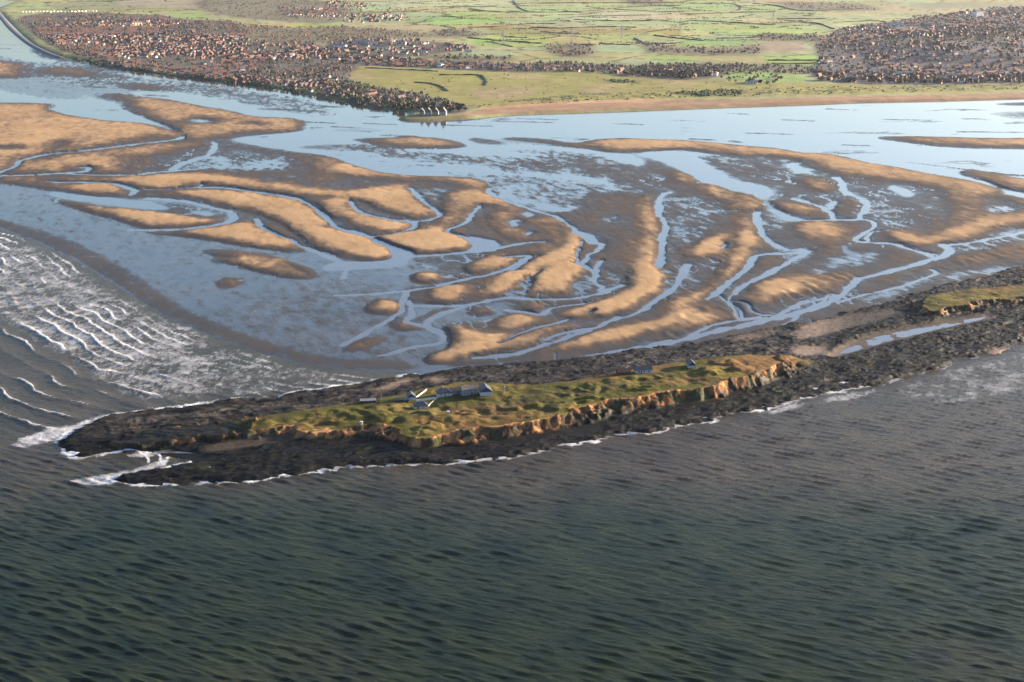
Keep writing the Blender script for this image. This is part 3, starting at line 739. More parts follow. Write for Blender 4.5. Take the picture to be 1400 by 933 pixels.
shore_w = wpoly(spline(SHORE, True, 3), 0)
O0 = np.array(P(80, 640)); O1 = np.array(P(1560, 400))
AX = (O1 - O0) / np.linalg.norm(O1 - O0); AY = np.array([-AX[1], AX[0]])
su = (shore_w - O0) @ AX; sv = (shore_w - O0) @ AY
DU, DV = 1.22, 0.92
uu = np.arange(su.min() - 14, su.max() + 14, DU); vv = np.arange(sv.min() - 14, sv.max() + 14, DV)
IU, IV = np.meshgrid(uu, vv)
IX = O0[0] + IU * AX[0] + IV * AY[0]; IY = O0[1] + IU * AX[1] + IV * AY[1]
sd = seg_dist(IX, IY, shore_w, True) * np.where(in_poly(IX, IY, shore_w), 1, -1)
sd = sd + 5 * fbm(IX / 22, IY / 22, 4, 201) + 2.2 * fbm(IX / 6, IY / 6, 3, 203)

def mesa(front, back, zt, top, wc, wb, seed):
    f = wpoly(spline(front, False, 3), zt); b = wpoly(spline(back, False, 3), zt)
    poly = np.vstack([f, b])
    # jagged buttresses along the cliff
    jag = 9.5 * fbm(IX / 34, IY / 34, 5, seed, .62) + 1.5 * fbm(IX / 7, IY / 7, 3, seed + 3, .65)
    df = seg_dist(IX, IY, f, False); db = seg_dist(IX, IY, b, False)
    s = np.minimum(df, db) * np.where(in_poly(IX, IY, poly), 1, -1)
    isf = sstep(-8, 8, db - df)
    width = wb + (wc - wb) * isf
    s = s + jag * isf + .35 * jag * (1 - isf)
    jb = 6.0 * fbm(IX / 15, IY / 15, 4, seed + 7, .6)
    lo_ = np.clip((s - jag * isf + jb + 9) / 5.5, 0, 1); hi_ = np.clip((s + 4.5) / 4.5, 0, 1)
    tt_ = isf * (.45 * lo_ + .55 * hi_) + (1 - isf) * np.clip((s + width) / width, 0, 1)
    return s, np.where(s > 0, 1, np.minimum(tt_, .999)), isf, df, db

pu = (IU - (P(340, 580, 8) - O0) @ AX) / ((P(1085, 492, 8) - O0) @ AX - (P(340, 580, 8) - O0) @ AX)
topz = np.interp(pu, [-.2, 0, .15, .35, .5, .7, .88, 1.0, 1.15], [4, 5.5, 7.5, 8.8, 10, 11, 11, 7.5, 4])
s1, t1, f1, df1, db1 = mesa(FRONT, BACK, 9.0, topz, 4.5, 26, 211)
s2, t2, f2, df2, db2 = mesa(EYE_F, EYE_B, 7.0, 8, 4.0, 16, 231)
rid = wpoly(spline(RIDGE, True, 3), 4.0)
s3 = seg_dist(IX, IY, rid, True) * np.where(in_poly(IX, IY, rid), 1, -1) + 3.5 * fbm(IX / 9, IY / 9, 3, 241)
t3 = np.clip((s3 + 3.0) / 3.0, 0, 1)
# rocky foreshore
fore = -1.1 + 2.2 * sstep(-4, 9, sd) + 1.4 * sstep(6, 80, sd)
lu, lv = IU / 7.0, IV / 2.6
rocks = (1 - np.abs(fbm(IU / 11, IV / 5.5, 4, 251, .6))) ** 2
rub = np.abs(fbm(IX / 3.6, IY / 3.6, 3, 255, .6))
rough = sstep(-4, 6, sd)
fore = fore + rough * (1.2 * (rocks - .6) + .45 * rub + 1.0 * (1 - np.abs(fbm(IU / 34, IV / 4.5, 3, 258))) ** 3 + 1.3 * fbm(IU / 26, IV / 13, 3, 257))
# sandy gaps and the long pool between the islets
PXI, PYI = proj(IX, IY, np.full(IX.shape, 1.2))
SANDM = np.zeros((RH, RW), np.float32)
for q, vv_ in (([(1085, 479), (1104, 474), (1136, 475), (1126, 484), (1104, 488), (1085, 485)], .9), ([(1090, 452), (1120, 440), (1170, 428), (1230, 423), (1225, 432), (1180, 445), (1130, 458), (1095, 464)], .75),
               ([(1130, 486), (1180, 462), (1230, 450), (1345, 430), (1352, 437), (1270, 456), (1200, 474), (1150, 488)], 1), ([(1350, 480), (1390, 472), (1420, 462), (1420, 474), (1390, 482), (1360, 488)], 1),
               ([(510, 534), (540, 524), (560, 517), (562, 521), (535, 532)], .9), ([(585, 520), (600, 517), (608, 521), (595, 524)], .8), ([(1000, 462), (1060, 452), (1062, 456), (1010, 468)], .4), ([(300, 607), (370, 597), (430, 592), (420, 600), (330, 614), (270, 620)], .6)):
    paint(SANDM, q, vv_, 4)
sandm = sample(SANDM, PXI, PYI)
fore = fore * (1 - sandm) + sandm * np.interp(PXI, [400, 520, 1090, 1150], [.9, 1.8, 1.8, .55]) + .1 * sandm * fbm(IX / 12, IY / 12, 3, 259)
hump = 1.3 * fbm(IX / 24, IY / 24, 3, 261) + .75 * fbm(IX / 9, IY / 9, 3, 263)
lump = 1.9 * sstep(.15, .6, fbm(IX / 20 + 3, IY / 14, 3, 265)) * sstep(0, 14, df1) * sstep(55, 20, df1)
# gentle swell of the island's back
zt1 = topz + 1.25 * hump * sstep(2, 14, s1) + lump * 1.1 + 1.2 * sstep(10, 60, df1)
ledge = lambda t_: t_ * .55 + .45 * (np.floor(t_ * 4) / 4 + sstep(.0, .5, t_ * 4 - np.floor(t_ * 4)) / 4)
prof1 = t1 * (1 - f1) ** 1 * sstep(0, 1, t1) + f1 * ledge(t1)
prof1 = np.where(t1 >= 1, 1, prof1)
base1 = np.maximum(fore, -.2 + 2.8 * sstep(-40, 0, s1))
z1 = base1 + (zt1 - base1) * np.clip(prof1, 0, 1)
zt2 = 7.5 + .7 * hump
prof2 = np.where(t2 >= 1, 1, t2 * (1 - f2) * sstep(0, 1, t2) + f2 * ledge(t2))
z2 = fore + (zt2 - fore) * np.clip(prof2, 0, 1)
zt3 = 4.2 + 1.4 * fbm(IX / 10, IY / 10, 4, 271)
z3 = fore + (zt3 - fore) * t3
zi = np.maximum(np.maximum(z1, z2), z3)
zi = np.where(sd < -1.5, np.minimum(zi, -.4), zi)
face = np.maximum(np.maximum(t1 * (t1 < 1) * f1, t2 * (t2 < 1) * f2), t3 * (t3 < .999))
cl1 = (s1 > 0); cl2 = (s2 > 0)
zi = zi + (1.5 * fbm(IX / 3.2, IY / 3.2, 3, 281) + 2.4 * fbm(IX / 9, IY / 9, 3, 283)) * sstep(0, .3, face)

def island_z(X, Y):
    d_ = np.array([X, Y]) - O0
    i = int(round((d_ @ AX - uu[0]) / DU)); j = int(round((d_ @ AY - vv[0]) / DV))
    return float(zi[j, i])

def on_island(x, y):
    z_ = 9.0
    for _ in range(12):
        X, Y = P(x, y, z_)
        z_ = .5 * z_ + .5 * island_z(X, Y)
    X, Y = P(x, y, z_)
    return float(X), float(Y), island_z(X, Y)

# flat building plots
for bx, by, rad in ((575, 556, 9), (585, 545, 12), (607, 540, 9), (641, 537, 12), (664, 538, 12), (879, 509, 11), (853, 511, 9), (946, 501, 9), (503, 550, 9), (621, 539, 8), (562, 546, 8)):
    X, Y, z0 = on_island(bx, by)
    dd = np.hypot(IX - X, IY - Y)
    w_ = 1 - sstep(rad * .7, rad * 1.3, dd)
    m_ = dd < rad
    zi = zi * (1 - w_) + w_ * zi[m_].mean()

# colours of the ground, shade put into the seaward shore and long path
def lerp(a, b, w_):
    return a + (np.asarray(b) - a) * w_[..., None]
C = np.zeros(IX.shape + (3,)) + np.array((.020, .017, .015))
nA = fbm(IX / 9, IY / 9, 4, 291); nB = fbm(IX / 30, IY / 30, 3, 293); nC = fbm(IU / 14, IV / 4, 4, 295)
C = lerp(C, (.046, .038, .031), sstep(-.1, .6, nC))
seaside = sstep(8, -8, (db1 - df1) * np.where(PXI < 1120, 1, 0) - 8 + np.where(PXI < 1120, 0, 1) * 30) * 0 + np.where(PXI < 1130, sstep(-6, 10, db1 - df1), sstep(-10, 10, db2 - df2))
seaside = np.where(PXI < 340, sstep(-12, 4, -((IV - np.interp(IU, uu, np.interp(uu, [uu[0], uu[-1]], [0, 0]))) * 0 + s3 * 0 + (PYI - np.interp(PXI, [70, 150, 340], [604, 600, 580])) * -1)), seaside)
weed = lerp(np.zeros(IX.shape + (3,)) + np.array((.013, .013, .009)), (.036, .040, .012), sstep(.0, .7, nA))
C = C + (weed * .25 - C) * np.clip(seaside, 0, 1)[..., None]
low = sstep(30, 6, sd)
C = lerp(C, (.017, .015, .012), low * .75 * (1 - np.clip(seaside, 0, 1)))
C = lerp(C, (.0055, .005, .0038), low * .6 * np.clip(seaside, 0, 1))  # wet seaweed, with shadow among the rocks put into the near-black tone
C = C * (.45 + .75 * sstep(-.5, .5, fbm(IU / 18, IV / 9, 3, 303)))[..., None]
C = lerp(C, (.17, .122, .088), sandm * np.interp(PXI, [420, 500, 1120, 1170, 1340, 1360], [.35, 1, 1, .35, .35, 1]))
# grass
GR = np.zeros((RH, RW), np.float32)
for q, vv_ in (([(1040, 484), (1095, 486), (1090, 497), (1040, 512), (1000, 500)], 1), ([(970, 496), (1040, 484), (1080, 486), (1040, 498), (980, 503)], 1), ([(840, 506), (880, 500), (960, 495), (930, 500), (860, 513), (800, 522), (780, 520)], .75),
               ([(640, 556), (690, 555), (740, 560), (730, 572), (690, 578), (640, 588), (600, 588), (560, 575), (600, 566)], .6), ([(905, 520), (960, 516), (965, 522), (915, 527)], .9), ([(400, 578), (470, 570), (480, 575), (420, 586)], .5), ([(1266, 404), (1400, 386), (1600, 340), (1600, 352), (1400, 395), (1330, 398)], .9)):
    paint(GR, q, vv_, 8)
PXT, PYT = proj(IX, IY, zi)
br = np.clip(sample(GR, PXT, PYT) + .35 * nA, 0, 1)
grass = lerp(lerp(np.zeros(IX.shape + (3,)) + np.array((.050, .048, .010)), (.098, .076, .018), sstep(-.3, .6, nB)), (.021, .021, .008), sstep(.15, .7, nA))
grass = lerp(grass, (.115, .058, .024), br * .85)
gm = np.maximum(sstep(-1.5, 2, s1), sstep(-1.5, 2, s2))
gm = np.maximum(gm, (1 - f1) * sstep(-20, 0, s1 + 6 * nA))
C = C + (grass - C) * gm[..., None]
# bare red sandstone
band = np.sin(zi * 4.2 + 1.5 * fbm(IX / 30, IY / 30, 2, 305))
sst = lerp(lerp(np.zeros(IX.shape + (3,)) + np.array((.30, .112, .045)), (.40, .205, .085), sstep(-.2, .6, nA)), (.085, .045, .030), sstep(.1, .7, nC))
sst = sst * (.62 + .38 * sstep(-.6, .5, band))[..., None]
rockm = sstep(.08, .3, face) * sstep(-.25, .25, fbm(IX / 9, IY / 9, 4, 297))
rockm = rockm * (.15 + .85 * sstep(-.25, .2, fbm(IX / 42, IY / 42, 3, 307)))
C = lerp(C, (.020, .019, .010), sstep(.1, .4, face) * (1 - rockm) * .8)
rockm = np.maximum(rockm, sstep(-9, -3, s1) * f1 * (s1 < 2.5) * .8 * sstep(-.4, .2, nA))
C = C + (sst - C) * rockm[..., None]
C = lerp(C, (.034, .033, .015), sstep(.5, .75, sstep(-14, -2, s1) * f1 * (s1 < 0) * (fbm(IX / 11, IY / 11, 3, 299) > .28)))
C = lerp(C, (.020, .018, .012), np.where(PXI < 335, sstep(.0, .5, nB + .25), 0) * np.where(s3 > -3, .2, 0))
# trodden paths; the long one also paints in the shade of a hollow
PATH_SHADE = np.zeros((RH, RW), np.float32)
stroke(PATH_SHADE, [(560, 566), (600, 562), (640, 556), (690, 549), (740, 546), (800, 537), (860, 524)], .8, 4, 5)
stroke(PATH_SHADE, [(500, 555), (540, 552), (556, 550), (570, 550)], .9, 1.3, 1.5); stroke(PATH_SHADE, [(650, 566), (690, 556), (720, 555)], .8, 1, 1.5)
path_shade = sample(PATH_SHADE, PXT, PYT) * gm
C = lerp(C, (.062, .045, .028), path_shade * .8)
C = C * (1 + .22 * fbm(IX / 2.5, IY / 2.5, 2, 301))[..., None]

t = NT('island_ground')
cl = t.attr('ground', True)
n = t.noise(.7, 5, .65)
cc = t.mix(1.0, cl, t.rng(n, .25, .75, .62, 1.38), 'MULTIPLY')
t.out(cc, t.attr('shine'), spec=.07)
t.bump(t.noise(.55, 6, .7), 1.1, .6)
M_ISL = t.m
keep = sd > -11
kq = keep[:-1, :-1] | keep[1:, 1:]
me, used = grid_mesh('island', IX, IY, zi, kq)
add_color(me, 'ground', np.clip(C.reshape(-1, 3)[used], .004, .9))
add_float(me, 'shine', np.clip(.58 + .4 * gm + .4 * rockm, 0, .95).ravel()[used])
me.materials.append(M_ISL)
link('island', me, kind='structure')

# long pool left between the islets
pool = [P3(x, y, .58) for x, y in [(1136, 484), (1160, 472), (1182, 462), (1230, 450), (1290, 439), (1345, 431), (1352, 436), (1310, 446), (1270, 456), (1235, 464), (1200, 473), (1160, 483)]]
b = MB(); b.poly(pool[::-1])
link('tide_pool', b.mesh('tide_pool', M_STILL), kind='structure')

# ------------------------------------------------------------------ the houses on the island
M_WHITE = mat_plain('white_render', (.38, .38, .375), .7, .08, .8)
M_SLATE = mat_plain('dark_slate', (.035, .040, .052), .5, .25, 1.2)
M_BROWNR = mat_plain('weathered_tile', (.26, .17, .13), .8, .2, 1.0)
M_STONE = mat_plain('sandstone_wall', (.24, .17, .12), .85, .3, 1.1)
M_BRICK = mat_plain('red_brown_boards', (.060, .034, .024), .8, .3, 1.1)
M_TIMBER = mat_plain('tarred_timber', (.035, .038, .036), .8, .3, 1.0)
M_GLASS = NT('window_glass').out((.02, .025, .03), .08)
M_GREYW = mat_plain('grey_wall', (.20, .20, .20), .8, .2, 1.0)

def wall_mesh(L, D, H, rh, hip):
    b_ = MB(); b_.box(-L / 2, L / 2, -D / 2, D / 2, -1.5, H)
    if not hip:
        for sx in (-1, 1):
            x = sx * (L / 2)
            x2 = sx * (L / 2 - .3)
            pts = [(x, -D / 2, H), (x, D / 2, H), (x, 0, H + rh)]
            b_.poly(pts if sx > 0 else pts[::-1])
            pts = [(x2, -D / 2, H), (x2, D / 2, H), (x2, 0, H + rh)]
            b_.poly(pts[::-1] if sx > 0 else pts)
    return b_

def roof_mesh(L, D, H, rh, hip, ov=.45, th=.22):
    b_ = MB()
    l, d_ = L / 2 + ov, D / 2 + ov
    e = H - ov * rh / (D / 2)
    r = l - d_ if hip else l
    r = max(r, .3)
    top = H + rh + th
    A = [(-l, -d_, e), (l, -d_, e), (l, d_, e), (-l, d_, e)]
    B = [(x, y, z_ + th) for x, y, z_ in A]
    R0, R1 = (-r, 0, top), (r, 0, top)
    b_.poly([B[0], B[1], R1, R0]); b_.poly([B[2], B[3], R0, R1])
    b_.poly([B[1], B[2], R1]); b_.poly([B[3], B[0], R0])
    for i in range(4):
        j = (i + 1) % 4
        b_.poly([A[i], A[j], B[j], B[i]])
    b_.poly(A[::-1])
    return b_

def island_house(name, x, y, L, D, H, rh, deg, hip, wm, rm, label, category='house', chimneys=(), wins=(), doors=(), end_wins=0):
    X, Y, z0 = on_island(x, y)
    o = thing(name, (X, Y, z0), math.radians(deg), label, category)
    link('wall', wall_mesh(L, D, H, rh, hip).mesh('wall', wm), o)
    ro = link('roof', roof_mesh(L, D, H, rh, hip).mesh('roof', rm), o)
    for cx, cw, ch_, cm_ in chimneys:
        b_ = MB(); b_.box(cx - cw / 2, cx + cw / 2, -cw / 2, cw / 2, H + rh * .4, H + rh + ch_)
        b_.box(cx - cw * .2, cx + cw * .2, -cw * .2, cw * .2, H + rh + ch_, H + rh + ch_ + .5)
        link('chimney', b_.mesh('chimney', cm_), ro)
    for wx, wz, ww, wh in wins:
        b_ = MB(); fy = -D / 2
        for x0, x1, z0_, z1_ in ((wx - ww / 2, wx - ww / 2 + .1, wz, wz + wh), (wx + ww / 2 - .1, wx + ww / 2, wz, wz + wh), (wx - ww / 2 + .1, wx + ww / 2 - .1, wz, wz + .1), (wx - ww / 2 + .1, wx + ww / 2 - .1, wz + wh - .1, wz + wh)):
            b_.box(x0, x1, fy - .08, fy + .05, z0_, z1_)
        wo_ = link('window', b_.mesh('window', M_WHITE), o)
        b_ = MB(); b_.box(wx - ww / 2 + .1, wx + ww / 2 - .1, fy - .03, fy + .03, wz + .1, wz + wh - .1)
        link('pane', b_.mesh('pane', M_GLASS), wo_)
    for dx in doors:
        b_ = MB(); b_.box(dx - .5, dx + .5, -D / 2 - .06, -D / 2 + .05, 0, 2.1)
        link('door', b_.mesh('door', M_BRICK), o)
    return o

island_house('hut', 575, 557.5, 10.5, 6.0, 2.4, 2.5, 13, True, M_WHITE, M_SLATE, 'low white hut with hipped slate roof nearest the island cliff', 'hut', doors=(-2.5,), wins=((1.5, 1.0, .9, .8),))
island_house('cottage', 607, 540.5, 12.0, 7.0, 2.9, 2.9, 15, True, M_WHITE, M_SLATE, 'white cottage with hipped slate roof and one white chimney above the walled garden', 'house', chimneys=((-.5, 1.1, 1.3, M_WHITE),), wins=((-3.2, 1.0, 1.1, 1.2), (3.4, 1.0, 1.1, 1.2)), doors=(.3,))
island_house('outhouse', 622, 538.0, 10.0, 5.5, 2.6, 2.0, 15, False, M_GREYW, M_SLATE, 'low dark slate outhouse joining the white cottage and the two-storey house', 'outhouse', doors=(2.0,))
island_house('two_storey_house', 641.5, 538.5, 12.5, 7.0, 4.9, 2.3, 12, False, M_GREYW, M_BROWNR, 'two-storey island house with pale brown roof and grey front', 'house', chimneys=((-5.4, 1.0, 1.1, M_STONE), (5.4, 1.0, 1.1, M_STONE)), wins=tuple((x_, z_, 1.0, 1.2) for x_ in (-4.2, -1.4, 1.4, 4.2) for z_ in (.9, 3.2) if not (x_ == 1.4 and z_ < 1)), doors=(1.4,))
island_house('barn', 663.5, 538.5, 11.5, 9.5, 3.6, 3.6, 100, False, M_WHITE, M_SLATE, 'slate barn standing gable-on at the right of the two-storey house', 'barn', chimneys=())
island_house('garden_building', 562, 545.5, 7.5, 6.5, 2.8, 2.5, 100, False, M_WHITE, M_SLATE, 'small white slate-roofed building at the left corner of the walled garden', 'outhouse')
island_house('long_shed', 503, 550.0, 12.0, 4.5, 2.0, .9, 8, False, M_TIMBER, M_GREYW, 'long low dark shed at the left end of the island settlement', 'shed', wins=((-3.5, .9, .9, .7), (0, .9, .9, .7), (3.5, .9, .9, .7)))
island_house('low_shed', 549, 549.0, 11.0, 4.5, 2.0, .9, 8, False, M_TIMBER, M_SLATE, 'low dark shed left of the small white garden building', 'shed', wins=((2.5, .9, .9, .7),))
island_house('bungalow', 879, 509.0, 14.0, 6.0, 2.9, 2.2, 10, False, M_WHITE, M_SLATE, 'white bungalow with dark roof and a row of windows on the grass', 'bungalow', wins=((-4.2, .8, 1.7, 1.3), (.2, .8, 1.7, 1.3), (4.4, .8, 1.7, 1.3)), doors=(-2.1,))
island_house('boathouse', 852, 511.5, 11.0, 6.0, 2.6, 2.3, 12, False, M_BRICK, M_BRICK, 'red-brown boarded building left of the white bungalow', 'shed', doors=(1.0,))
island_house('dark_house', 945, 501.5, 8.5, 6.5, 2.7, 3.0, 96, False, M_WHITE, M_SLATE, 'gabled dark-roofed house at the right end of the island grass', 'house', wins=((0, .9, 1.2, 1.1),))

def garden_wall(pts, h_, label, mat):
    w3 = [on_island(x, y) for x, y in pts]
    o = None; b_ = MB()
    h_ *= .62
    for a, c in zip(w3[:-1], w3[1:]):
        a = Vector(a); c = Vector(c)
        d_ = (c - a).normalized(); n_ = Vector((-d_.y, d_.x, 0)).normalized() * .16
        lo = Vector((0, 0, -1.2)); hi = Vector((0, 0, h_))
        q = [a - n_ + lo, c - n_ + lo, c + n_ + lo, a + n_ + lo, a - n_ + hi, c - n_ + hi, c + n_ + hi, a + n_ + hi]
        n0 = len(b_.v); b_.v += [tuple(i) for i in q]
        for f in ((3, 2, 1, 0), (4, 5, 6, 7), (0, 1, 5, 4), (1, 2, 6, 5), (2, 3, 7, 6), (3, 0, 4, 7)):
            b_.f.append(tuple(n0 + i for i in f)); b_.mi.append(0)
    return link('garden_wall', b_.mesh('garden_wall', mat), None, label=label, category='wall', group='white walls of the island settlement')

garden_wall([(569, 549.5), (595.5, 545.8)], 2.9, 'long white garden wall facing the sea between cottage and garden building', M_WHITE)
garden_wall([(585.5, 556.2), (599.5, 543.0)], 1.7, 'sunlit white wall climbing from the low hut to the cottage', M_WHITE)
garden_wall([(566.5, 546.0), (583.5, 533.5)], 1.7, 'sunlit white wall running back along the left of the walled garden', M_WHITE)
garden_wall([(583.5, 533.5), (600, 531.8)], 1.3, 'low stone wall closing the back of the walled garden', M_STONE)

def post(x, y, h_, w_, label, mat, cat='post'):
    X, Y, z0 = on_island(x, y)
    b_ = MB(); b_.box(-w_ / 2, w_ / 2, -w_ / 2, w_ / 2, -.6, h_); b_.box(-w_ * .7, w_ * .7, -w_ * .7, w_ * .7, h_, h_ + w_ * .5)
    o = link({'post': 'marker_post', 'hut': 'cliff_hut'}.get(cat, 'concrete_block'), b_.mesh('post', mat), None, label=label, category=cat)
    o.location = (X, Y, z0)
post(690, 535.5, 3.6, .9, 'white post right of the barn on the island grass', M_WHITE)
post(745, 534, 4.0, .5, 'thin grey post on open grass halfway to the bungalow', M_GREYW)
post(521, 547, 5.0, .4, 'thin pole by the long dark shed', M_GREYW)
post(857, 512, 5.5, .4, 'thin pole in front of the red-brown building', M_GREYW)
post(494, 581, 1.9, 1.5, 'small white cube hut on the cliff edge', M_WHITE, 'hut')
post(613, 566, 1.4, 1.4, 'small pale block on the slope below the low hut', M_WHITE, 'block')
# ------------------------------------------------------------------ the sea
F = np.zeros((RH, RW), np.float32)                # white water; sky reflection on the surf sheet is painted in too
paint(F, [(-420, 236), (-200, 272), (-50, 306), (0, 320), (50, 338), (100, 362), (150, 392), (190, 418), (240, 446), (300, 472), (350, 492), (330, 522), (260, 545), (215, 552), (160, 535), (100, 500), (40, 462), (0, 440), (-100, 400), (-420, 330)], .32, 26)
paint(F, [(300, 476), (400, 500), (470, 506), (460, 522), (380, 538), (300, 540)], .22, 14)
for q, fv in (([(16, 608), (50, 592), (100, 580), (148, 566), (165, 566), (130, 582), (95, 596), (60, 606), (30, 613)], .62), ([(95, 612), (120, 618), (112, 630), (96, 626), (86, 616)], .45),
              ([(98, 657), (140, 650), (175, 643), (215, 632), (232, 622), (226, 636), (190, 648), (160, 660), (120, 664)], .62), ([(170, 622), (200, 617), (218, 618), (205, 626)], .5),
              ([(1110, 552), (1150, 538), (1200, 530), (1190, 540), (1140, 552)], .35), ([(1230, 530), (1300, 503), (1400, 480), (1600, 430), (1600, 470), (1420, 530), (1300, 552), (1240, 545)], .22), ([(1040, 565), (1090, 552), (1110, 552), (1060, 566)], .5)):
    paint(F, q, fv, 5)
SHORE_LOW = [(152, 658), (180, 664), (215, 666), (260, 662), (310, 660), (370, 655), (420, 649), (470, 641), (510, 640), (560, 637), (610, 634), (650, 630), (700, 625), (740, 617), (790, 607), (840, 599), (900, 588), (940, 581), (980, 573), (1020, 563), (1060, 554), (1110, 543), (1160, 533)]
for q in ([(190, 617), (197, 622), (203, 628), (203, 632)], [(212, 616), (219, 624), (219, 630), (227, 631), (229, 625)]):
    stroke(F, q, .85, 1.6, 1.5)
SED = np.zeros((RH, RW), np.float32)              # brown silt in the water
SED[:, :] = (1 - sstep(600, 760, np.arange(RH) + RY0))[:, None]
sxs = np.concatenate([np.arange(-400, -60, 4.0), np.arange(-60, 560, 1.7), np.arange(560, 1801, 3.0)]); sys_ = np.arange(1055, 226, -1.4)
SX, SY = np.meshgrid(sxs, sys_)
UX, UY = P(SX, SY)
ew = [P(x, y) for x, y in spline(EDGE, False, 4)]
ed = np.full(UX.shape, 1e12)
for (a0, a1), (b0, b1) in zip(ew[:-1], ew[1:]):
    vx, vy = b0 - a0, b1 - a1
    tt = np.clip(((UX - a0) * vx + (UY - a1) * vy) / (vx * vx + vy * vy), 0, 1)
    ed = np.minimum(ed, (UX - a0 - tt * vx) ** 2 + (UY - a1 - tt * vy) ** 2)
ed = np.sqrt(ed)
edn = np.maximum(ed + 11 * fbm(UX / 80, UY / 140, 3, 71) + 2.6 * fbm(UX / 18, UY / 30, 3, 72), 0)
phase = np.log(12 + .06 * edn) / .06
fr = phase - np.floor(phase)
crest = np.where(fr < .35, fr / .35, (1 - fr) / .65) ** 3.0
leftm = np.zeros((RH, RW), np.float32)
paint(leftm, [(-420, 230), (-50, 300), (100, 357), (240, 441), (420, 499), (575, 505), (480, 527), (300, 550), (160, 566), (60, 600), (-60, 560), (-420, 440)], 1, 18)
lm = sample(leftm, SX, SY)
segn = sstep(-.5, .6, fbm(UX / 45, UY / 80, 3, 75))
z = lm * crest * (.5 + 1.2 * sstep(10, 160, ed)) * (.45 + .55 * segn)
# wind waves: a bundle of trains around one bearing
wr = np.random.default_rng(11)
wz = np.zeros_like(UX)
for i in range(34):
    lam = 3.9 * (2.7 ** wr.random())
    th = math.radians(63 + wr.normal(0, 11))         # direction of travel
    kx, ky = math.cos(th) * 2 * math.pi / lam, math.sin(th) * 2 * math.pi / lam
    a = .0074 * lam * (.6 + .8 * wr.random())
    wz += a * np.sin(kx * UX + ky * UY + wr.random() * 6.28 + 1.1 * fbm(UX / 160, UY / 160, 2, 80 + i))
gust = .9 + .25 * fbm(UX / 140, UY / 200, 3, 91)
wz = wz * gust
z = z + (wz + .55 * np.maximum(wz, 0) ** 2) * (1 - .55 * lm)
z = z + .16 * fbm(UX / 6, UY / 9, 3, 95) * (1 - .3 * lm)
calm = sample(F, SX, SY)
# white edge where the swell meets the rocks
du_ = (UX - O0[0]) * AX[0] + (UY - O0[1]) * AX[1]; dv_ = (UX - O0[0]) * AY[0] + (UY - O0[1]) * AY[1]
ii = np.clip(((du_ - uu[0]) / DU).round().astype(int), 0, IU.shape[1] - 1); jj = np.clip(((dv_ - vv[0]) / DV).round().astype(int), 0, IU.shape[0] - 1)
ing = (du_ > uu[0]) & (du_ < uu[-1]) & (dv_ > vv[0]) & (dv_ < vv[-1])
sds = np.where(ing, sd[jj, ii], -99)
edgef = sstep(-3.6, -1.0, sds) * np.interp(SX, [60, 150, 1150, 1300, 1450], [1.0, .95, .75, .35, .3])
calm = np.maximum(calm, edgef * (.62 + .6 * fbm(UX / 16, UY / 16, 3, 109)))
lamc = 12 + .06 * edn
wid = np.maximum(.045, .85 / lamc) * (1 + 1.6 * sstep(330, 430, SX))
foam_sheen = calm + lm * (crest > 0) * np.exp(-((fr - .36) / wid) ** 2) * segn * np.interp(SX, [250, 420], [1.25, .5]) * sstep(420, 120, ed)
fn = fbm(UX / 3.4, UY / 7, 4, 101, .66); fs = fbm((UX * .5 + UY * .86) / 30, (-UX * .86 + UY * .5) / 8, 4, 103)
fh = fbm(UX / 14, UY / 9, 4, 107, .65)
foam_sheen = np.clip((foam_sheen + (.20 * fn + .10 * fs + .20 * fh) * sstep(.02, .3, foam_sheen) - .12) * 1.15, 0, 1)
z = z + .25 * foam_sheen * np.abs(fn)
seam[:] = 0; paint(seam, SEAM_S, 1, .5, smooth=False)
inside = sample(seam, SX, SY)
z = np.where(inside > .3, z * sstep(0, 60, ed + 12) , -.9)
ss = sample(SED, SX, SY)
ss = np.clip(ss + .35 * fbm(UX / 130, UY / 200, 3, 111), 0, 1)

t = NT('sea_water')
sed = t.attr('silt'); fo = t.attr('foam_sheen')
n1 = t.noise(.035, 5, .6, t.pos((1, .55, 1), .5))
green = t.mix(t.rng(n1, .35, .7), (.0030, .0072, .0030), (.0155, .0205, .0072))
brown = t.mix(t.rng(n1, .35, .7), (.027, .0215, .0145), (.050, .038, .0255))
wc = t.mix(sed, green, brown)
fnn = t.noise(.5, 5, .7, t.pos((1, .6, 1), .4))
fm = t.rng(t.math('ADD', fo, t.rng(fnn, .3, .7, -.16, .16)), .08, .95, 0, 1)
fm = t.math('MULTIPLY', fm, t.rng(fo, .03, .15))
cc = t.mix(fm, wc, (.50, .50, .51))
t.out(cc, t.rng(fm, 0, 1, .14, .9), ior=1.333, spec=.11)
# wind chop below the size of the mesh
ch1 = t.noise(.15, 5, .62, t.pos((1, 3.0, 1), math.radians(-24)))
ch2 = t.noise(.5, 4, .65, t.pos((1, 2.2, 1), math.radians(-16)))
nb = t.bump(ch1, 2.0, .45)
t.bump(ch2, .55, .6, nb)
M_SEA = t.m
ks = blur1(blur1((inside > .2).astype(np.float32), 2, 0), 2, 1)
keep = (ks[:-1, :-1] > .01)
me, used = grid_mesh('sea', UX, UY, z, keep)
add_float(me, 'foam_sheen', foam_sheen.ravel()[used]); add_float(me, 'silt', ss.ravel()[used])
me.materials.append(M_SEA)
link('sea', me, kind='structure')
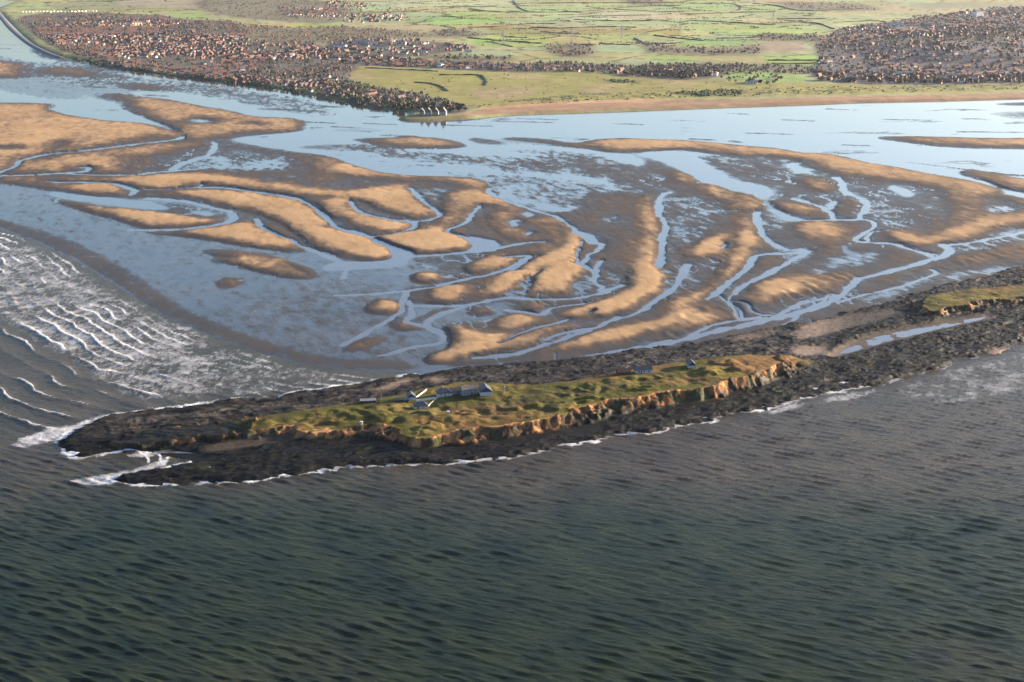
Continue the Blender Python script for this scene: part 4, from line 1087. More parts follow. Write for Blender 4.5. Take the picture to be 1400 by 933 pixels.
# ------------------------------------------------------------------ the far shore
cmb = blur1(blur1(cm, 10, 1), 1.6, 0)
DUNE = np.zeros((RH, RW), np.float32)
paint(DUNE, [(640, 152), (760, 143), (900, 137), (1100, 133), (1400, 125), (1800, 115), (1800, 104), (1400, 116), (1100, 122), (900, 127), (700, 138)], 1, 6)
HILL = np.zeros((RH, RW), np.float32)
paint(HILL, [(1200, 62), (1300, 52), (1420, 45), (1800, 38), (1820, 80), (1500, 95), (1300, 92), (1220, 78)], 1, 40)

def land_h(X, Y):
    px, py = proj(X, Y, np.zeros_like(X))
    inside = (py > RY0 + 1) & (px > RX0) & (px < RX0 + RW - 2)
    pxc, pyc = np.clip(px, RX0 + 1, RX0 + RW - 3), np.clip(py, RY0 + 1, RY0 + RH - 3)
    a = sample(cmb, pxc, pyc)
    z_ = -3 + 7.5 * sstep(.30, .95, a)
    z_ = z_ + sample(DUNE, pxc, pyc) * (3.0 * np.abs(fbm(X / 45, Y / 60, 4, 401)) - .4) * sstep(.6, .95, a)
    z_ = z_ + sample(HILL, pxc, pyc) * 26
    z_ = z_ + 1.2 * fbm(X / 300, Y / 300, 3, 405) * sstep(.7, 1, a)
    far = sstep(7000, 16000, np.hypot(X, Y))
    return z_ + far * (25 + 35 * fbm(X / 4000, Y / 4000, 3, 407))

def on_land(x, y):
    x = np.asarray(x, float); y = np.asarray(y, float)
    z_ = np.full(x.shape, 4.0)
    for _ in range(4):
        X, Y = P(x, y, z_)
        z_ = land_h(X, Y)
    X, Y = P(x, y, z_)
    return X, Y, z_

lx = np.concatenate([np.arange(-9000, -500, 600), np.arange(-420, 1830, 2.7), np.arange(1900, 11000, 600)])
ly = np.concatenate([np.arange(172, -2, -.75), np.arange(-4, -60, -3.0), np.array([-64, -68, -72, -76, -80, -83])])
LPX, LPY = np.meshgrid(lx, ly)
LX, LY = P(LPX, LPY)
lz = land_h(LX, LY)

# colour map of the land: grass, fields, gardens, woods, beach
LC = np.zeros((RH, RW, 3), np.float32); LC[:] = (.19, .195, .092)
def paintc(poly, c, soft=4, smooth=True, a=1.0):
    m, y0, x0 = fill(poly, smooth)
    k = float(kf(max(np.mean([q[1] for q in poly]), -50)))
    m = blur1(blur1(m, soft, 1), max(soft * k, .25), 0) * a
    v_ = LC[y0 - RY0:y0 - RY0 + m.shape[0], x0 - RX0:x0 - RX0 + m.shape[1]]
    v_ += (np.array(c, np.float32) - v_) * m[..., None]
def strokec(pts, c, half, soft=3, a=1.0):
    m, y0, x0 = line_mask(pts, half, soft)
    v_ = LC[y0 - RY0:y0 - RY0 + m.shape[0], x0 - RX0:x0 - RX0 + m.shape[1]]
    v_ += (np.array(c, np.float32) - v_) * (m * a)[..., None]
G1, G2, G3, G4, YG, BRN, TOWN, WOOD = (.178, .215, .086), (.152, .210, .066), (.218, .228, .115), (.15, .17, .08), (.155, .142, .045), (.19, .15, .10), (.068, .057, .053), (.078, .060, .050)
FIELDS = [([(580, 24), (640, 18), (680, 22), (690, 30), (640, 37), (590, 36)], G2), ([(690, 8), (860, 8), (940, 5), (940, 15), (860, 17), (720, 17)], G1), ([(560, 0), (700, 0), (705, 12), (640, 16), (560, 12)], G3),
          ([(720, 18), (860, 18), (935, 20), (935, 28), (800, 32), (720, 30)], G3), ([(660, 38), (760, 40), (860, 42), (935, 42), (935, 50), (800, 52), (680, 52)], YG), ([(640, 54), (720, 54), (780, 60), (700, 68), (650, 66)], G2), ([(790, 48), (900, 46), (920, 54), (850, 60), (790, 56)], G1),
          ([(930, 0), (990, 0), (1010, 8), (990, 16), (930, 19)], G1), ([(930, 22), (1000, 20), (1060, 18), (1050, 30), (960, 28), (930, 28)], G3), ([(930, 32), (1000, 34), (1060, 36), (1110, 38), (1135, 42), (1090, 48), (1000, 50), (930, 46)], G1), ([(930, 52), (985, 54), (1040, 58), (1000, 66), (930, 66)], G2),
          ([(1130, 30), (1180, 28), (1210, 34), (1190, 38), (1140, 38)], G3), ([(1040, 60), (1095, 60), (1100, 70), (1060, 74), (1035, 70)], BRN), ([(1040, 78), (1130, 78), (1130, 93), (1050, 92)], G2), ([(882, 75), (940, 78), (960, 86), (900, 88)], G2),
          ([(985, 102), (1030, 100), (1100, 106), (1105, 114), (1000, 114)], G2), ([(60, 10), (110, 2), (250, 2), (270, 14), (200, 18), (90, 16)], (.15, .15, .08)), ([(150, 2), (260, 0), (300, 6), (260, 12), (170, 10)], (.17, .15, .10)), ([(230, 19), (280, 18), (285, 25), (240, 26)], G2),
          ([(290, 6), (340, 6), (340, 14), (300, 16)], G3), ([(395, 34), (470, 32), (470, 38), (400, 39)], G2), ([(420, 52), (470, 50), (470, 57), (430, 58)], G2), ([(480, 6), (560, 4), (560, 16), (500, 18)], G3), ([(1240, 8), (1330, 4), (1400, 6), (1400, 12), (1260, 14)], (.15, .15, .09))]
for q, c in FIELDS:
    paintc(q, c, 2, False)
# golf links
paintc([(470, 95), (500, 92), (560, 96), (640, 100), (720, 102), (800, 100), (900, 108), (985, 112), (1110, 116), (1400, 118), (1800, 108), (1800, 116), (1400, 126), (1180, 132), (900, 138), (800, 142), (700, 148), (650, 150), (610, 140), (560, 128), (500, 118), (478, 106)], YG, 3)
paintc([(575, 104), (640, 103), (662, 108), (655, 118), (610, 120), (580, 112)], (.165, .155, .045), 5)
for q in ([(640, 128), (700, 122), (740, 126), (700, 136), (655, 138)], [(690, 104), (740, 106), (735, 110), (695, 109)], [(800, 122), (850, 120), (840, 128), (800, 130)], [(480, 104), (510, 104), (500, 112), (484, 110)], [(900, 112), (960, 114), (940, 120), (900, 118)]):
    paintc(q, (.20, .15, .085), 6, True, .7)
paintc([(640, 161), (700, 157.5), (930, 149.5), (1180, 141.5), (1400, 136.5), (1800, 124), (1800, 116), (1400, 129), (1180, 134), (1000, 139), (900, 138.5), (800, 142), (700, 147), (650, 154)], (.20, .125, .075), 2)
paintc([(650, 152), (700, 146), (760, 142), (900, 138), (900, 141), (760, 146), (700, 150)], (.28, .16, .09), 2)
paintc([(600, 164), (640, 158), (640, 163), (600, 168)], (.30, .20, .12), 2)
# built-up ground and woods
T1 = [(22, 28), (60, 20), (130, 19), (200, 22), (260, 28), (300, 30), (330, 38), (340, 58), (400, 60), (445, 66), (480, 86), (490, 96), (475, 106), (492, 116), (530, 124), (590, 136), (640, 148), (630, 158), (590, 160), (552, 152), (500, 145), (440, 133), (400, 125), (350, 118), (300, 112), (240, 105), (190, 98), (140, 91), (110, 80), (80, 70), (50, 52)]
T2 = [(440, 78), (470, 74), (520, 80), (600, 86), (680, 90), (770, 88), (860, 93), (940, 92), (985, 96), (985, 106), (940, 112), (870, 108), (800, 101), (720, 102), (640, 99), (560, 94), (480, 90)]
T3 = [(1112, 62), (1130, 52), (1150, 42), (1190, 34), (1260, 26), (1340, 16), (1420, 10), (1800, 0), (1800, 104), (1420, 116), (1300, 119), (1200, 118), (1125, 113), (1108, 100), (1120, 84)]
T4 = [(452, 60), (500, 56), (560, 57), (640, 64), (640, 70), (560, 80), (500, 80), (455, 74)]
for q in (T1, T2, T3, T4):
    paintc(q, TOWN if q is not T3 else (.090, .078, .077), 3)
for q in ([(300, 28), (340, 36), (400, 40), (470, 38), (560, 45), (600, 52), (520, 56), (470, 62), (400, 62), (340, 58)], [(280, 0), (420, 0), (480, 14), (460, 32), (400, 32), (330, 26), (270, 14)], [(590, 44), (630, 43), (665, 50), (640, 53), (600, 52)], [(745, 64), (770, 62), (806, 62), (812, 78), (780, 82), (750, 74)], [(880, 62), (930, 66), (1000, 66), (1040, 64), (1040, 76), (960, 78), (890, 74)],
          [(880, 90), (980, 88), (1110, 92), (1108, 102), (1020, 100), (940, 100), (880, 98)], [(1034, 48), (1090, 50), (1135, 52), (1120, 60), (1040, 57)], [(1200, 56), (1300, 48), (1420, 42), (1800, 36), (1800, 60), (1420, 66), (1300, 70), (1220, 68)], [(1060, 4), (1180, 8), (1200, 16), (1100, 16)], [(560, 76), (640, 78), (700, 80), (690, 86), (600, 84)], [(850, 0), (910, 2), (900, 9), (860, 8)]):
    paintc(q, WOOD, 5, True, .75)
# the rough below the town and the sea front
paintc([(60, 74), (110, 84), (140, 93), (190, 100), (240, 107), (300, 114), (400, 127), (490, 146), (520, 150), (560, 154), (560, 147), (500, 139), (440, 128), (350, 113), (240, 100), (150, 88), (100, 78), (60, 66)], (.035, .042, .032), 3)
paintc([(540, 166), (560, 160), (600, 160), (640, 160), (630, 166), (580, 168)], (.12, .10, .05), 3)
paintc([(70, 75), (86, 74), (100, 78), (90, 81), (74, 79)], (.16, .16, .04), 2)
strokec([(0, 18), (14, 36), (30, 52), (48, 64), (80, 76)], (.075, .09, .045), 8, 8)
for pts in ([(925, 131), (960, 129), (985, 133)], [(985, 128), (1000, 126), (1015, 131)], [(832, 113), (850, 113)], [(850, 116), (862, 114), (868, 117)], [(935, 132), (1000, 135)], [(990, 127), (1012, 127)], [(1110, 128), (1160, 126)], [(760, 136), (780, 134)], [(1040, 131), (1060, 130)], [(1220, 124), (1280, 121)], [(800, 132), (830, 131)], [(700, 141), (740, 138)], [(1340, 121), (1390, 119)]):
    strokec(pts, (.045, .048, .032), 7, 9, .9)
def field_cells(X, Y):
    u_ = (X * .94 + Y * .34) / 330; w_ = (-X * .34 + Y * .94) / 300
    iu, iw = np.floor(u_), np.floor(w_)
    d1 = np.full(X.shape, 9.0); d2_ = np.full(X.shape, 9.0); idc = np.zeros(X.shape)
    for du in (-1, 0, 1):
        for dw in (-1, 0, 1):
            a, c = (iu + du).astype(np.int64), (iw + dw).astype(np.int64)
            dd_ = np.maximum(np.abs(u_ - (a + .5 + .42 * (_hash(a, c, 5) * 2 - 1))), np.abs(w_ - (c + .5 + .42 * (_hash(a, c, 6) * 2 - 1))))
            nw = dd_ < d1
            d2_ = np.where(nw, d1, np.minimum(d2_, dd_)); idc = np.where(nw, _hash(a, c, 8), idc); d1 = np.where(nw, dd_, d1)
    return d2_ - d1, idc
px_, py_ = LPX, np.maximum(LPY, -55)
wj = fbm(LX / 60, LY / 90, 3, 411) * 2.5
lc = np.stack([sample(LC[..., i], np.clip(px_ + wj, RX0 + 1, RX0 + RW - 3), py_ + .25 * wj * .15) for i in range(3)], -1)
far_ = sstep(-2, -30, LPY)[..., None]
lc = lc * (1 - far_) + far_ * np.array((.115, .13, .06))
gap = sstep(.0, -.35, fbm(LX / 130, LY / 330, 3, 951)) * sstep(.075, .055, lc.max(-1))
lc = lc + (np.array((.125, .13, .06)) - lc) * (gap * .7)[..., None]
fb, fid = field_cells(LX, LY)
green = sstep(.02, .06, lc[..., 1] - lc[..., 2] - .03) * sstep(100, 88, LPY)
tint = np.stack([.82 + .38 * fid, .86 + .26 * ((fid * 7.3) % 1), .8 + .4 * ((fid * 3.7) % 1)], -1)
lc = lc * (1 + (tint - 1) * green[..., None])
lc = lc * (1 - .72 * (green * sstep(.040, .014, fb)))[..., None]
lc = lc * (1 + .14 * fbm(LX / 90, LY / 160, 4, 413) + .12 * fbm(LX / 22, LY / 40, 3, 415))[..., None]
t = NT('farmland')
cl = t.attr('ground', True)
cc = t.mix(1.0, cl, t.rng(t.noise(.03, 5, .65), .25, .75, .72, 1.28), 'MULTIPLY')
t.out(cc, .95, spec=.08)
t.bump(t.noise(.12, 5, .6), 2.0, .5)
me, used = grid_mesh('farmland', LX, LY, lz)
add_color(me, 'ground', np.clip(lc.reshape(-1, 3)[used], .01, .8))
me.materials.append(t.m)
link('farmland', me, kind='structure')

# ------------------------------------------------------------------ trees
def crown_mesh(seed, r, h, n, bare):
    """loose clumps of leaf or twig faces spread through the crown"""
    rr = random.Random(seed); b_ = MB()
    for _ in range(n):
        th = rr.random() * 6.283; ph = math.acos(rr.uniform(-.75, 1)); q = rr.random() ** .4
        lob = 1 + .25 * math.sin(3 * th + seed) + .2 * math.sin(5 * ph + seed)
        c = Vector((r * q * lob * math.sin(ph) * math.cos(th), r * q * lob * math.sin(ph) * math.sin(th), h * .62 + h * .38 * q * math.cos(ph)))
        s = r * rr.uniform(.24, .48) * (.75 if bare else 1)
        a = Vector((rr.uniform(-1, 1), rr.uniform(-1, 1), rr.uniform(-1, 1))).normalized()
        u_ = a.orthogonal().normalized() * s; w_ = a.cross(u_)
        b_.poly([tuple(c + u_), tuple(c + w_ * rr.uniform(.6, 1)), tuple(c - u_ * rr.uniform(.6, 1)), tuple(c - w_)])
    return b_

def trunk_mesh(seed, h):
    rr = random.Random(seed); b_ = MB()
    n0 = 5; rings = [(0, .45), (h * .25, .34), (h * .5, .24), (h * .75, .1)]
    base = []
    for z_, rad in rings:
        base.append(len(b_.v))
        for i in range(n0):
            a = i / n0 * 6.283
            b_.v.append((rad * math.cos(a), rad * math.sin(a), z_ - (.6 if z_ == 0 else 0)))
    for k in range(3):
        for i in range(n0):
            j = (i + 1) % n0
            b_.f.append((base[k] + i, base[k] + j, base[k + 1] + j, base[k + 1] + i)); b_.mi.append(0)
    for i in range(4):
        a = rr.random() * 6.283
        b_.bar((0, 0, h * (.35 + .08 * i)), (h * .25 * math.cos(a), h * .25 * math.sin(a), h * (.6 + .08 * i)), .16)
    return b_

def leaf_mat(name, c):
    t_ = NT(name)
    n_ = t_.noise(.12, 4, .6)
    return t_.out(t_.mix(t_.rng(n_, .3, .7), tuple(i * .6 for i in c), tuple(min(1, i * 1.35) for i in c)), .9, spec=.1)
M_BARK = mat_plain('bark', (.07, .055, .045), .9)
LEAF = {'bare brown': leaf_mat('bare_twigs', (.105, .076, .062)), 'dark evergreen': leaf_mat('evergreen', (.030, .042, .024)), 'grey bare': leaf_mat('grey_twigs', (.090, .076, .070)), 'rusty': leaf_mat('rusty_leaves', (.17, .085, .045)), 'olive': leaf_mat('olive_leaves', (.065, .070, .032))}
KINDS = list(LEAF)
CROWNS = {k: [crown_mesh(i * 13 + j * 7, 4.2 + .5 * j, 8.5 + j, 46, 'bare' in k).mesh('crown', LEAF[k]) for j in range(2)] for i, k in enumerate(KINDS)}
TRUNKS = [trunk_mesh(3 + j, 7.5 + j).mesh('trunk', M_BARK) for j in range(2)]

ORD = ['', 'second', 'third', 'fourth', 'fifth', 'sixth', 'seventh', 'eighth', 'ninth', 'tenth', 'eleventh', 'twelfth', 'thirteenth', 'fourteenth', 'fifteenth', 'sixteenth', 'seventeenth', 'eighteenth', 'nineteenth', 'twentieth']
def ordw(i):
    if i < 20:
        return ORD[i]
    tens = {2: 'twenty', 3: 'thirty', 4: 'forty', 5: 'fifty', 6: 'sixty', 7: 'seventy'}[(i + 1) // 10]
    u_ = (i + 1) % 10
    return tens + ('ieth' if u_ == 0 else '-' + ('first second third fourth fifth sixth seventh eighth ninth'.split()[u_ - 1])) if u_ else tens[:-1] + 'ieth'
def rank_label(i, what, where):
    return f'leftmost {what} {where}' if i == 0 else f'{ordw(i)} {what} from the left {where}'

def scatter(poly, n, seed, dens=None):
    p = np.asarray(poly, float); r_ = np.random.default_rng(seed)
    X, Y = P(p[:, 0], np.maximum(p[:, 1], -40))
    lo = np.array([X.min(), Y.min()]); hi = np.array([X.max(), Y.max()])
    w_ = np.stack([X, Y], -1)
    out = np.zeros((0, 2))
    while len(out) < n:
        q = lo + (hi - lo) * r_.random((n * 3, 2))
        q = q[in_poly(q[:, 0], q[:, 1], w_)]
        px, py = proj(q[:, 0], q[:, 1], np.zeros(len(q)))
        q = q[(px > -260) & (px < 1660)]
        if dens is not None:
            q = q[r_.random(len(q)) < dens(q[:, 0], q[:, 1])]
        out = np.vstack([out, q])
    return out[:n]

def tree(x, y, z_, kind, sc, rz, label, group):
    o = thing('bare_tree' if kind != 'dark evergreen' else 'evergreen_tree', (x, y, z_), rz, label, 'tree', group)
    o.scale = (sc, sc, sc)
    v_ = random.randrange(2)
    link('trunk', TRUNKS[v_], o); link('crown', CROWNS[kind][v_], o)

tr = random.Random(5)
# (zone outline, number drawn one by one, number in the mass, kinds, words)
WOODS = [([(440, 133), (500, 146), (552, 153), (600, 158), (640, 156), (640, 150), (600, 140), (540, 128), (495, 119), (470, 112), (440, 118)], 66, 420, ['dark evergreen', 'grey bare', 'dark evergreen', 'olive'], 'on the wooded point by the spit', 'trees on the wooded point'),
         (T2, 74, 900, ['grey bare', 'dark evergreen', 'bare brown', 'grey bare'], 'in the belt behind the golf links', 'trees in the belt behind the links'),
         ([(880, 90), (980, 90), (1110, 94), (1108, 104), (1020, 102), (940, 106), (880, 104)], 36, 420, ['grey bare', 'bare brown', 'dark evergreen'], 'in the tree line between links and fields', 'trees between links and fields'),
         ([(980, 104), (1010, 103), (1065, 105), (1075, 117), (1030, 120), (985, 116)], 16, 30, ['bare brown', 'dark evergreen'], 'in the copse on the right of the links', 'trees of the copse on the links'),
         ([(1108, 96), (1125, 100), (1240, 108), (1400, 108), (1560, 100), (1560, 110), (1400, 117), (1200, 118.5), (1120, 114)], 52, 260, ['grey bare', 'dark evergreen', 'bare brown', 'rusty'], 'along the front of the right-hand town', 'trees at the front of the right-hand town'),
         ([(745, 64), (770, 62), (806, 62), (812, 78), (780, 82), (750, 74)], 20, 60, ['bare brown', 'rusty', 'grey bare'], 'in the brown thicket amid the fields', 'trees of the thicket amid the fields'),
         ([(880, 62), (930, 66), (1000, 66), (1040, 64), (1040, 76), (960, 78), (890, 74)], 18, 150, ['bare brown', 'grey bare'], 'in the scrub before the right-hand fields', 'trees in the scrub before the fields'),
         ([(560, 76), (640, 78), (700, 80), (690, 86), (600, 84)], 12, 60, ['grey bare', 'olive'], 'in the short row above the tree belt', 'trees above the belt'),
         (T1, 0, 4200, ['grey bare', 'bare brown', 'dark evergreen', 'grey bare', 'bare brown'], '', ''),
         (T3, 0, 7200, ['grey bare', 'grey bare', 'dark evergreen', 'bare brown'], '', ''),
         ([(300, 28), (340, 36), (400, 40), (470, 38), (560, 45), (600, 52), (520, 56), (470, 62), (400, 62), (340, 58)], 0, 700, ['bare brown', 'bare brown', 'grey bare', 'rusty'], '', ''),
         ([(280, 0), (420, 0), (480, 14), (460, 32), (400, 32), (330, 26), (270, 14)], 0, 500, ['bare brown', 'grey bare', 'olive'], '', ''),
         ([(1200, 56), (1300, 48), (1420, 42), (1800, 36), (1800, 60), (1420, 66), (1300, 70), (1220, 68)], 0, 700, ['grey bare', 'dark evergreen'], '', ''),
         ([(590, 44), (630, 43), (665, 50), (640, 53), (600, 52)], 0, 70, ['bare brown', 'grey bare'], '', ''), ([(1034, 48), (1090, 50), (1135, 52), (1120, 60), (1040, 57)], 0, 130, ['grey bare', 'bare brown'], '', ''),
         ([(1060, 4), (1180, 8), (1200, 16), (1100, 16)], 0, 120, ['grey bare'], '', ''), (T4, 0, 120, ['grey bare', 'dark evergreen'], '', ''), ([(60, 74), (140, 92), (240, 106), (300, 113), (440, 133), (440, 127), (300, 108), (150, 86)], 0, 200, ['dark evergreen', 'olive'], '', ''),
         ([(850, 0), (910, 2), (900, 9), (860, 8)], 0, 60, ['grey bare'], '', ''), ([(465, 2), (560, 14), (560, 30), (470, 32)], 0, 160, ['grey bare', 'bare brown'], '', '')]
mass = {k: ([], []) for k in KINDS}
ico_v = []
for i in range(5):
    a = i * 1.2566
    ico_v.append((math.cos(a), math.sin(a), .1))
ICO_F = [(5, i, (i + 1) % 5) for i in range(5)]
ico_v = np.array(ico_v + [(0, 0, 1.0)])
mr = np.random.default_rng(77)
for zi_, (poly, n1_, n2_, kinds, where, grp) in enumerate(WOODS):
    pts = scatter(poly, n1_ + n2_, 900 + zi_, (lambda a, c: (.55 if poly is T3 else .2) + (.45 if poly is T3 else .8) * sstep(-.25, .2, fbm(a / 130, c / 330, 3, 951))) if n2_ > 2000 else None)
    pts = pts[np.argsort(np.hypot(pts[:, 0], pts[:, 1]))]
    zz = land_h(pts[:, 0], pts[:, 1])
    one = [(pts[i, 0], pts[i, 1], zz[i], kinds[i % len(kinds)]) for i in range(n1_)]
    for k in KINDS:
        for r_, (x, y, z_, _) in enumerate(sorted([q for q in one if q[3] == k], key=lambda q: q[0] / q[1])):
            nm = {'bare brown': 'bare brown tree', 'dark evergreen': 'dark evergreen tree', 'grey bare': 'bare grey tree', 'rusty': 'rust-coloured tree', 'olive': 'olive-green tree'}[k]
            tree(x, y, z_, k, tr.uniform(.75, 1.5), tr.random() * 6.28, rank_label(r_, nm, where), grp)
    for i in range(n1_, len(pts)):
        k = kinds[int(mr.integers(len(kinds)))]
        vs_, fs_ = mass[k]
        # three uneven clumps make one far tree
        R_ = mr.uniform(2.6, 5.2)
        for c_ in range(3):
            r0 = R_ * mr.uniform(.5, .95)
            off = np.array([mr.normal(0, R_ * .45), mr.normal(0, R_ * .45), mr.uniform(.3, .8) * R_])
            n_ = len(vs_)
            q = ico_v * r0 * mr.uniform(.7, 1.3, (6, 3))
            ang = mr.random() * 6.28
            x_ = q[:, 0] * math.cos(ang) - q[:, 1] * math.sin(ang); y_ = q[:, 0] * math.sin(ang) + q[:, 1] * math.cos(ang)
            vs_.extend(zip((x_ + pts[i, 0] + off[0]).tolist(), (y_ + pts[i, 1] + off[1]).tolist(), (q[:, 2] * 1.5 + zz[i] + off[2]).tolist()))
            fs_.extend([(a + n_, b2 + n_, c2 + n_) for a, b2, c2 in ICO_F])
for k, nm in (('bare brown', 'brown_woodland'), ('dark evergreen', 'evergreen_woodland'), ('grey bare', 'grey_woodland'), ('rusty', 'rusty_woodland'), ('olive', 'olive_woodland')):
    me = bpy.data.meshes.new(nm); me.from_pydata(mass[k][0], [], mass[k][1]); me.materials.append(LEAF[k]); me.update()
    link(nm, me, None, kind='stuff', label=f'mass of {k} winter trees spread through the far towns and woods', category='woodland')

# gorse and marram tufts on the links and dunes
b_v, b_f = [], []
FPOLY = [(560, 0), (1040, 0), (1110, 20), (1130, 45), (1040, 62), (900, 62), (760, 66), (640, 66), (560, 40)]

for poly, n_, s_ in (([(640, 152), (760, 143), (900, 137), (1100, 133), (1400, 125), (1800, 115), (1800, 107), (1400, 118), (1100, 122), (900, 127), (700, 138)], 420, 2.0), ([(500, 96), (640, 102), (800, 103), (900, 112), (1100, 118), (900, 132), (700, 144), (600, 132), (510, 116)], 110, 1.7),
                      ([(920, 130), (960, 127), (1015, 126), (1015, 133), (960, 135)], 160, 3.2), ([(832, 112), (868, 113), (866, 118), (840, 116)], 60, 3.2), ([(640, 30), (930, 20), (1040, 20), (1040, 60), (930, 62), (640, 66)], 260, 2.4)):
    pts = scatter(poly, n_, 1300 + n_)
    zz = land_h(pts[:, 0], pts[:, 1])
    for i in range(n_):
        r0 = s_ * mr.uniform(.6, 1.5)
        q = ico_v * np.array([r0 * 1.5, r0 * 1.3, r0]) * mr.uniform(.7, 1.3, (6, 3))
        m_ = len(b_v)
        b_v.extend((q + np.array([pts[i, 0], pts[i, 1], zz[i] - .2])).tolist())
        b_f.extend([(a + m_, b2 + m_, c2 + m_) for a, b2, c2 in ICO_F])
for poly, n_ in ((FPOLY, 150000), ([(60, 0), (300, 0), (300, 24), (60, 16)], 20000)):
    pts = scatter(poly, n_, 1700)
    fb_, _ = field_cells(pts[:, 0], pts[:, 1])
    pts = pts[(fb_ < .016) & (fbm(pts[:, 0] / 200, pts[:, 1] / 200, 2, 1701) > -.1)]
    zz = land_h(pts[:, 0], pts[:, 1])
    for i in range(len(pts)):
        r0 = mr.uniform(1.8, 4.2)
        q = ico_v * np.array([r0 * 1.5, r0 * 1.2, r0]) * mr.uniform(.7, 1.3, (6, 3))
        m_ = len(b_v)
        b_v.extend((q + np.array([pts[i, 0], pts[i, 1], zz[i] - .2])).tolist())
        b_f.extend([(a + m_, b2 + m_, c2 + m_) for a, b2, c2 in ICO_F])
me = bpy.data.meshes.new('gorse'); me.from_pydata(b_v, [], b_f); me.materials.append(LEAF['olive']); me.update()
link('gorse', me, None, kind='stuff', label='low gorse and hedge bushes over the links, dunes and fields', category='gorse')

# ------------------------------------------------------------------ hedgerows
HEDGES = [([(764, 26), (800, 23), (890, 21)], 'long hedge across the far green fields'), ([(785, 27), (840, 29), (890, 29)], 'hedge running right below the long far hedge'), ([(725, 38), (770, 39), (830, 37), (870, 38)], 'thick hedge in the centre of the fields'), ([(740, 44), (770, 46), (792, 46)], 'short hedge under the thick central hedge'),
          ([(690, 51), (720, 52)], 'stub of hedge left of the central pasture'), ([(640, 38), (680, 37), (720, 33), (760, 33)], 'hedge bounding the bright green field'), ([(868, 53), (876, 57), (882, 61)], 'short hedge sloping down to the thicket'), ([(785, 61), (812, 62)], 'short hedge above the brown thicket'),
          ([(640, 52), (660, 54), (740, 60)], 'hedge slanting across the pasture left of the thicket'), ([(820, 60), (862, 62)], 'short hedge right of the brown thicket'), ([(580, 30), (600, 23), (626, 24)], 'hedge at the left end of the bright green field'), ([(640, 14), (700, 17), (800, 16), (860, 10), (930, 8)], 'longest hedge winding through the far fields'),
          ([(702, 1), (710, 11), (722, 16)], 'hedge dropping steeply from the picture top'), ([(735, 5), (830, 4), (935, 4)], 'faint hedge along the top of the fields'), ([(600, 10), (680, 9)], 'faint hedge left of the steep hedge'), ([(930, 6), (990, 5), (1010, 8), (1012, 14), (1000, 17)], 'hooked hedge in the far right fields'), ([(930, 20), (995, 18), (1060, 16)], 'straight hedge under the hooked hedge'),
          ([(930, 31), (960, 29), (1050, 34), (1062, 32), (1110, 31), (1140, 40)], 'bending hedge by the right-hand town'), ([(1062, 26), (1130, 26)], 'hedge above the bending hedge'), ([(1030, 5), (1060, 8), (1100, 15), (1180, 12)], 'hedge leading to the wood behind the right-hand town'), ([(895, 49), (930, 53), (962, 56)], 'hedge crossing the pale pasture right of centre'),
          ([(980, 53), (1032, 52)], 'hedge joining the narrow wood'), ([(882, 60), (920, 60), (935, 58)], 'low hedge before the scrub'), ([(1050, 83), (1130, 83)], 'upper straight hedge of the striped fields'), ([(1055, 87.5), (1130, 87.5)], 'lower straight hedge of the striped fields'), ([(569, 113), (590, 115), (603, 119), (611, 125)], 'curving dark hedge on the left of the links'),
          ([(600, 103), (650, 103), (660, 106), (665, 113), (662, 117)], 'dark hedge hooking round the bright fairway'), ([(500, 93), (560, 96), (600, 98)], 'hedge under the left half of the tree belt'), ([(1140, 31), (1200, 29), (1214, 33)], 'hedge round the last field before the town'), ([(840, 13), (900, 16), (935, 17)], 'hedge halfway up the far fields'), ([(480, 18), (560, 16)], 'hedge in the far left pasture')]
hr = np.random.default_rng(5)
def hedge_mesh(pts, w_, h_):
    p = spline(pts, False, 10)
    X, Y, Z = on_land(p[:, 0], p[:, 1])
    n_ = len(X); b_ = MB(); rows = []
    L_ = 0
    for i in range(n_):
        j = min(i + 1, n_ - 1); k_ = max(i - 1, 0)
        d_ = np.array([X[j] - X[k_], Y[j] - Y[k_]]); d_ /= np.linalg.norm(d_) + 1e-6
        nx, ny = -d_[1], d_[0]
        hh = h_ * hr.uniform(.5, 1.35); ww = w_ * hr.uniform(.6, 1.4)
        r_ = []
        for s_, q in ((-1, -.4), (-.8, .7), (0, 1), (.8, .7), (1, -.4)):
            r_.append((X[i] + nx * ww * s_ * .5, Y[i] + ny * ww * s_ * .5, Z[i] + hh * q))
        rows.append(len(b_.v)); b_.v += r_
    for a, c in zip(rows[:-1], rows[1:]):
        for k_ in range(4):
            b_.f.append((a + k_, a + k_ + 1, c + k_ + 1, c + k_)); b_.mi.append(0)
    b_.f.append(tuple(rows[0] + i for i in range(5))); b_.mi.append(0)
    b_.f.append(tuple(rows[-1] + i for i in reversed(range(5)))); b_.mi.append(0)
    return b_
for i, (pts, lab) in enumerate(HEDGES):
    link('hedgerow', hedge_mesh(pts, 10, 3.6 if i < 25 else 2.6).mesh('hedgerow', LEAF['dark evergreen' if i % 3 else 'grey bare']), None, label=lab, category='hedge', group='hedges of the far fields')

